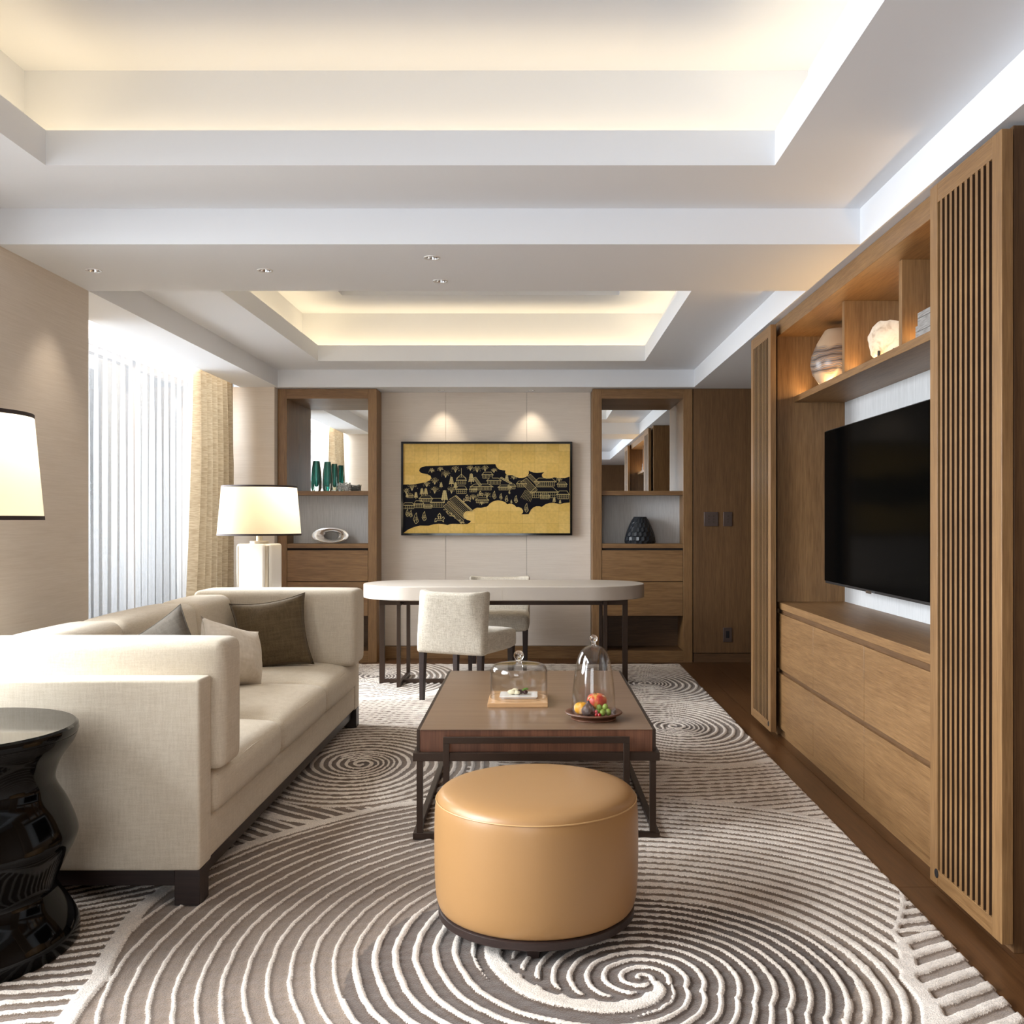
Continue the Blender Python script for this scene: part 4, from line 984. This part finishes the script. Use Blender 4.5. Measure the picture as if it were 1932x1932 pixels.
# board with square plate under a glass dome
bx0, by0 = -.2285, 4.30
bd = thing('serving_board', 'square pale oak serving board on the coffee table under the low glass dome', 'board', (bx0+.132, by0+.155, TT))
B(bx0, bx0+.265, by0, by0+.31, TT, TT+.020).build('board_slab', 'board_oak', bd, bevel=.0015)
cx, cy = bx0+.134, by0+.155; zb = TT+.020
dm = thing('glass_dome', 'low wide clear glass cloche with ball knob standing on the oak board', 'cloche', (cx, cy, zb))
def bell(prof, c, name, root, th=.003):
    inner = [(max(r-th, 0), z-(th if i > len(prof)*.35 else 0)) for i, (r, z) in enumerate(prof)]
    mb = MB().lathe(prof+inner[::-1], c, 64, closed=True); mb.build(name, 'dome_glass', root, smooth=True)
bell(smoothp([(.130, .0), (.130, .05), (.130, .105), (.1265, .130), (.115, .145), (.09, .152), (.05, .156), (.012, .158)], 4), (cx, cy, zb), 'dome', dm)
MB().lathe([(.0005, .156), (.013, .156), (.012, .163), (.019, .172), (.0235, .186), (.0205, .201), (.011, .2085), (.0005, .2095)], (cx, cy, zb), 32, cap=False).build('knob', 'clear_glass', dm, smooth=True)
pl = thing('square_plate', 'small white rectangular plate with canapes under the low glass dome', 'plate', (cx, cy, zb))
q = MB().hexa([(cx-.078, cy-.062, zb+.001), (cx+.078, cy-.062, zb+.001), (cx+.078, cy+.062, zb+.001), (cx-.078, cy+.062, zb+.001)],
              [(cx-.086, cy-.070, zb+.012), (cx+.086, cy-.070, zb+.012), (cx+.086, cy+.070, zb+.012), (cx-.086, cy+.070, zb+.012)]); q.build('plate_body', 'white_china', pl, bevel=.002)
zp = zb+.0125
def blob(mb, x, y, z, rx, ry, rz, seed=0, n=12, amp=.1):
    pr_ = []; 
    for i in range(n//2+1):
        a = -PI/2+PI*i/(n//2); pr_.append((max(math.cos(a), 0.001), math.sin(a)))
    mb.lathe([(r*rx, (s_+1)*rz) for r, s_ in pr_], (x, y, z), n, cap=False, sy=ry/rx, fn=lambda i, j, a: 1+amp*math.sin(3*a+seed+i))
ca = thing('cheese_bite', 'creamy cheese portion on the white plate under the glass dome', 'food', (cx-.022, cy-.005, zp))
mb = MB(); blob(mb, cx-.030, cy-.01, zp, .020, .016, .011, 1); blob(mb, cx-.008, cy-.015, zp, .016, .014, .009, 2); blob(mb, cx-.018, cy+.012, zp, .018, .014, .012, 4); mb.build('cheese', 'cream_cheese', ca, smooth=True)
cb_ = thing('dark_berry', 'dark red berry with a mint leaf on the white plate', 'food', (cx+.028, cy-.004, zp))
mb = MB(); blob(mb, cx+.030, cy-.012, zp, .012, .012, .010, 1, amp=.02); mb.build('berry', 'dark_berry', cb_, smooth=True)
mb = MB(); blob(mb, cx+.033, cy+.008, zp+.018, .012, .007, .004, 1, amp=.2); blob(mb, cx+.022, cy+.004, zp+.014, .008, .005, .003, 2, amp=.2); mb.build('mint_leaf', 'leaf_green', cb_, smooth=True)
cc = thing('chocolate_bite', 'dark chocolate square standing behind the cheese on the white plate', 'food', (cx+.006, cy+.01, zp))
B(cx-.006, cx+.018, cy+.004, cy+.022, zp, zp+.018).build('chocolate', 'dark_berry', cc, bevel=.002)
# fruit plate under tall bell
fx, fy = .224, 4.065
fp = thing('wooden_plate', 'round dark wooden pedestal plate of fruit on the coffee table', 'plate', (fx, fy, TT))
MB().lathe(smoothp([(.0005, .004), (.085, .003), (.092, .0), (.094, .006), (.080, .011), (.095, .016), (.117, .024), (.118, .029), (.114, .031), (.100, .028), (.093, .024), (.090, .020), (.0005, .020)], 2), (fx, fy, TT), 64, cap=False).build('plate_body', 'acacia', fp, smooth=True)
bl = thing('glass_bell', 'tall slender clear glass bell cloche with ball knob over the fruit', 'cloche', (fx, fy, TT+.021))
bell(smoothp([(.091, .0), (.0905, .04), (.0885, .08), (.085, .12), (.080, .16), (.073, .20), (.064, .235), (.050, .262), (.030, .278), (.010, .284)], 3), (fx, fy, TT+.021), 'bell', bl, .0028)
MB().lathe([(.0005, .282), (.011, .282), (.008, .291), (.009, .295), (.0145, .302), (.0165, .311), (.0135, .321), (.007, .326), (.0005, .327)], (fx, fy, TT+.021), 32, cap=False).build('knob', 'clear_glass', bl, smooth=True)
fz = TT+.021
ap = thing('apple', 'red and yellow apple at the back of the fruit plate', 'fruit', (fx+.014, fy+.022, fz))
MB().lathe(smoothp([(.0005, .006), (.014, .0), (.028, .010), (.038, .030), (.0415, .048), (.038, .064), (.027, .075), (.014, .077), (.004, .070), (.0005, .067)], 3), (fx+.014, fy+.022, fz), 32, cap=False, fn=lambda i, j, a: 1+.02*math.cos(5*a)).build('apple_body', 'apple_skin', ap, smooth=True)
MB().tube([(fx+.014, fy+.022, fz+.068), (fx+.011, fy+.020, fz+.080), (fx+.006, fy+.018, fz+.086)], .0013, 6).build('stem', 'stem_brown', ap)
orr = thing('mandarin', 'small orange mandarin at the left of the fruit plate', 'fruit', (fx-.050, fy-.012, fz))
MB().lathe(smoothp([(.0005, .002), (.012, .0), (.026, .009), (.0315, .023), (.029, .037), (.018, .046), (.007, .047), (.0005, .045)], 3), (fx-.050, fy-.012, fz), 32, cap=False).build('mandarin_body', 'orange_peel', orr, smooth=True)
MB().lathe([(.0005, .0), (.003, .0), (.002, .003), (.0005, .003)], (fx-.050, fy-.012, fz+.0445), 8, cap=False).build('stem', 'leaf_green', orr)
fg = thing('fig', 'dark purple fig with stem in front on the fruit plate', 'fruit', (fx-.022, fy-.042, fz))
MB().lathe(smoothp([(.0005, .001), (.014, .0), (.026, .010), (.029, .022), (.024, .034), (.014, .044), (.007, .052), (.004, .060), (.0005, .061)], 3), (fx-.024, fy-.042, fz), 28, cap=False, fn=lambda i, j, a: 1+.015*math.cos(9*a)).build('fig_body', 'fig_skin', fg, smooth=True)
MB().tube([(fx-.024, fy-.042, fz+.058), (fx-.021, fy-.044, fz+.068), (fx-.016, fy-.045, fz+.074)], .0016, 6).build('stem', 'leaf_green', fg)
for (dx, dy, dz, lbx) in ((.022, -.028, .014, 'green grape beside the fig at the back of the grape cluster'), (.034, -.058, .0, 'green grape at the front of the cluster next to the red currants'),
                         (.046, -.036, .018, 'topmost green grape of the cluster'), (.058, -.048, .0, 'rightmost green grape on the fruit plate'), (.016, -.034, .0, 'green grape low behind the red currants')):
    g = thing('grape', lbx, 'fruit', (fx+dx, fy+dy, fz+dz), 0, 'green grapes on the fruit plate')
    MB().lathe([(.0005, 0), (.006, .002), (.0115, .009), (.0125, .015), (.0105, .023), (.005, .028), (.0005, .029)], n=18, cap=False).build('grape_body', 'grape_green', g, world=False, smooth=True)
    MB().tube([(0, 0, .028), (.002, 0, .031)], .0008, 5).build('stem', 'stem_brown', g, world=False)
for (dx, dy, dz, lbx) in ((.008, -.062, .012, 'upper red currant in front of the grapes'), (.008, -.066, .0, 'lower left red currant in front of the grapes'), (.020, -.068, .0, 'lower right red currant in front of the grapes')):
    g = thing('red_currant', lbx, 'fruit', (fx+dx, fy+dy, fz+dz), 0, 'red currants on the fruit plate')
    MB().lathe([(.0005, 0), (.004, .001), (.0072, .006), (.0072, .009), (.004, .0135), (.0005, .0145)], n=14, cap=False).build('berry', 'currant_red', g, world=False, smooth=True)

# ------------------------------------------------------------------ desk
dk = thing('desk', 'oval ended writing desk with cream leather top on bronze frames near the back wall', 'desk', (-.273, 7.54, FZ))
dx, dy = -.273, 7.54; hw, r_ = 1.075, .42
def stadium(hw, r, n=24):
    p = []
    for k in range(n+1): a = -PI/2+PI*k/n; p.append((dx+hw-r+r*math.cos(a), dy+r*math.sin(a)))
    for k in range(n+1): a = PI/2+PI*k/n; p.append((dx-hw+r+r*math.cos(a), dy+r*math.sin(a)))
    return p
def slab(pts, z0, z1):
    n = len(pts); return MB().add([(x, y, z0) for x, y in pts]+[(x, y, z1) for x, y in pts], [tuple(reversed(range(n))), tuple(range(n, 2*n))]+[(i, (i+1) % n, (i+1) % n+n, i+n) for i in range(n)])
slab(stadium(hw, r_), .662, .765).build('desk_top', 'leather_desk', dk, bevel=.006, seg=3)
B(dx-.0008, dx+.0008, dy-r_-.0008, dy-r_+.003, .664, .762).build('leather_seam', 'linen', dk)
slab(stadium(hw-.10, r_-.10), .648, .662).build('support_plate', 'bronze', dk)
tb = .036
X0, X1 = -1.217, .67
ym = 7.535
f_ = MB(); f_.box(X0, X1, ym-.014, ym+.014, .607, .648); f_.box(X0, X0+.040, ym-.014, ym+.014, FZ, .607); f_.box(X1-.040, X1, ym-.014, ym+.014, FZ, .607); f_.box(X0+.04, X1-.04, ym-.014, ym+.014, FZ, .046)
B(X0, X1, 7.445, 7.475, .605, .648).build('long_rail', 'bronze', dk, bevel=.001)
B(X0+.04, X1-.04, 7.445, 7.475, FZ, .042).build('long_rail', 'bronze', dk, bevel=.001)
B(X0, X0+.040, 7.445, 7.475, FZ, .605).build('leg', 'bronze', dk, bevel=.001); B(X1-.040, X1, 7.445, 7.475, FZ, .605).build('leg', 'bronze', dk, bevel=.001)
for xc in (-1.045, .488):
    B(xc-.014, xc+.014, 7.263, 7.291, FZ, .648).build('leg', 'bronze', dk, bevel=.001); B(xc-.014, xc+.014, 7.80, 7.828, FZ, .648).build('leg', 'bronze', dk, bevel=.001)
    B(xc-.0135, xc+.0135, 7.291, 7.80, FZ, .040).build('cross_rail', 'bronze', dk, bevel=.001); B(xc-.0135, xc+.0135, 7.291, 7.80, .612, .6478).build('cross_rail', 'bronze', dk, bevel=.001)

# ------------------------------------------------------------------ chairs
def chair(loc, rz, label):
    """local: back at y=0 (outer face), seat extends +y, width along x"""
    c = thing('desk_chair', label, 'chair', loc, rz)
    W = .258
    def so(name, *a, **k): 
        me = soft(*a, **k); o = link(name, me, c, 'linen_chair', world=False)
        for p in me.polygons: p.use_smooth = True
        return o, me
    o, me = so('backrest', -W, W, 0, .085, .34-FZ, .772-FZ, r=.022, puff=(.0, .006, .0))
    for v_ in me.vertices:                     # wings curve forward, top dips in the middle, slight rake
        u = abs(v_.co.x)/W; z = v_.co.z+FZ
        v_.co.y += .055*max(0, u-.72)/.28*max(0, (z-.45)/.3)-.06*max(0, z-.45)
        if z > .7: v_.co.z -= .014*(1-u**3)
    o, me = so('seat', -W+.004, W-.004, .06, .545, .345-FZ, .478-FZ, r=.035, puff=(.004, .006, .016))
    for (x_, y_, fx_, fy_) in ((-W+.035, .035, 0, -.012), (W-.035, .035, 0, -.012), (-W+.035, .505, 0, 0), (W-.035, .505, 0, 0)):
        a, b_ = .021, .0145
        MB().hexa([(x_+fx_-b_, y_+fy_-b_, 0), (x_+fx_+b_, y_+fy_-b_, 0), (x_+fx_+b_, y_+fy_+b_, 0), (x_+fx_-b_, y_+fy_+b_, 0)],
                  [(x_-a, y_-a, .36-FZ), (x_+a, y_-a, .36-FZ), (x_+a, y_+a, .36-FZ), (x_-a, y_+a, .36-FZ)]).build('leg', 'wenge', c, world=False, bevel=.002)
    return c
chair((-.612, 6.625, FZ), math.radians(-24), 'pale woven desk chair turned away from the camera at the near side of the desk')
chair((-.342, 8.50, FZ), math.radians(180), 'pale woven desk chair facing the camera behind the desk')
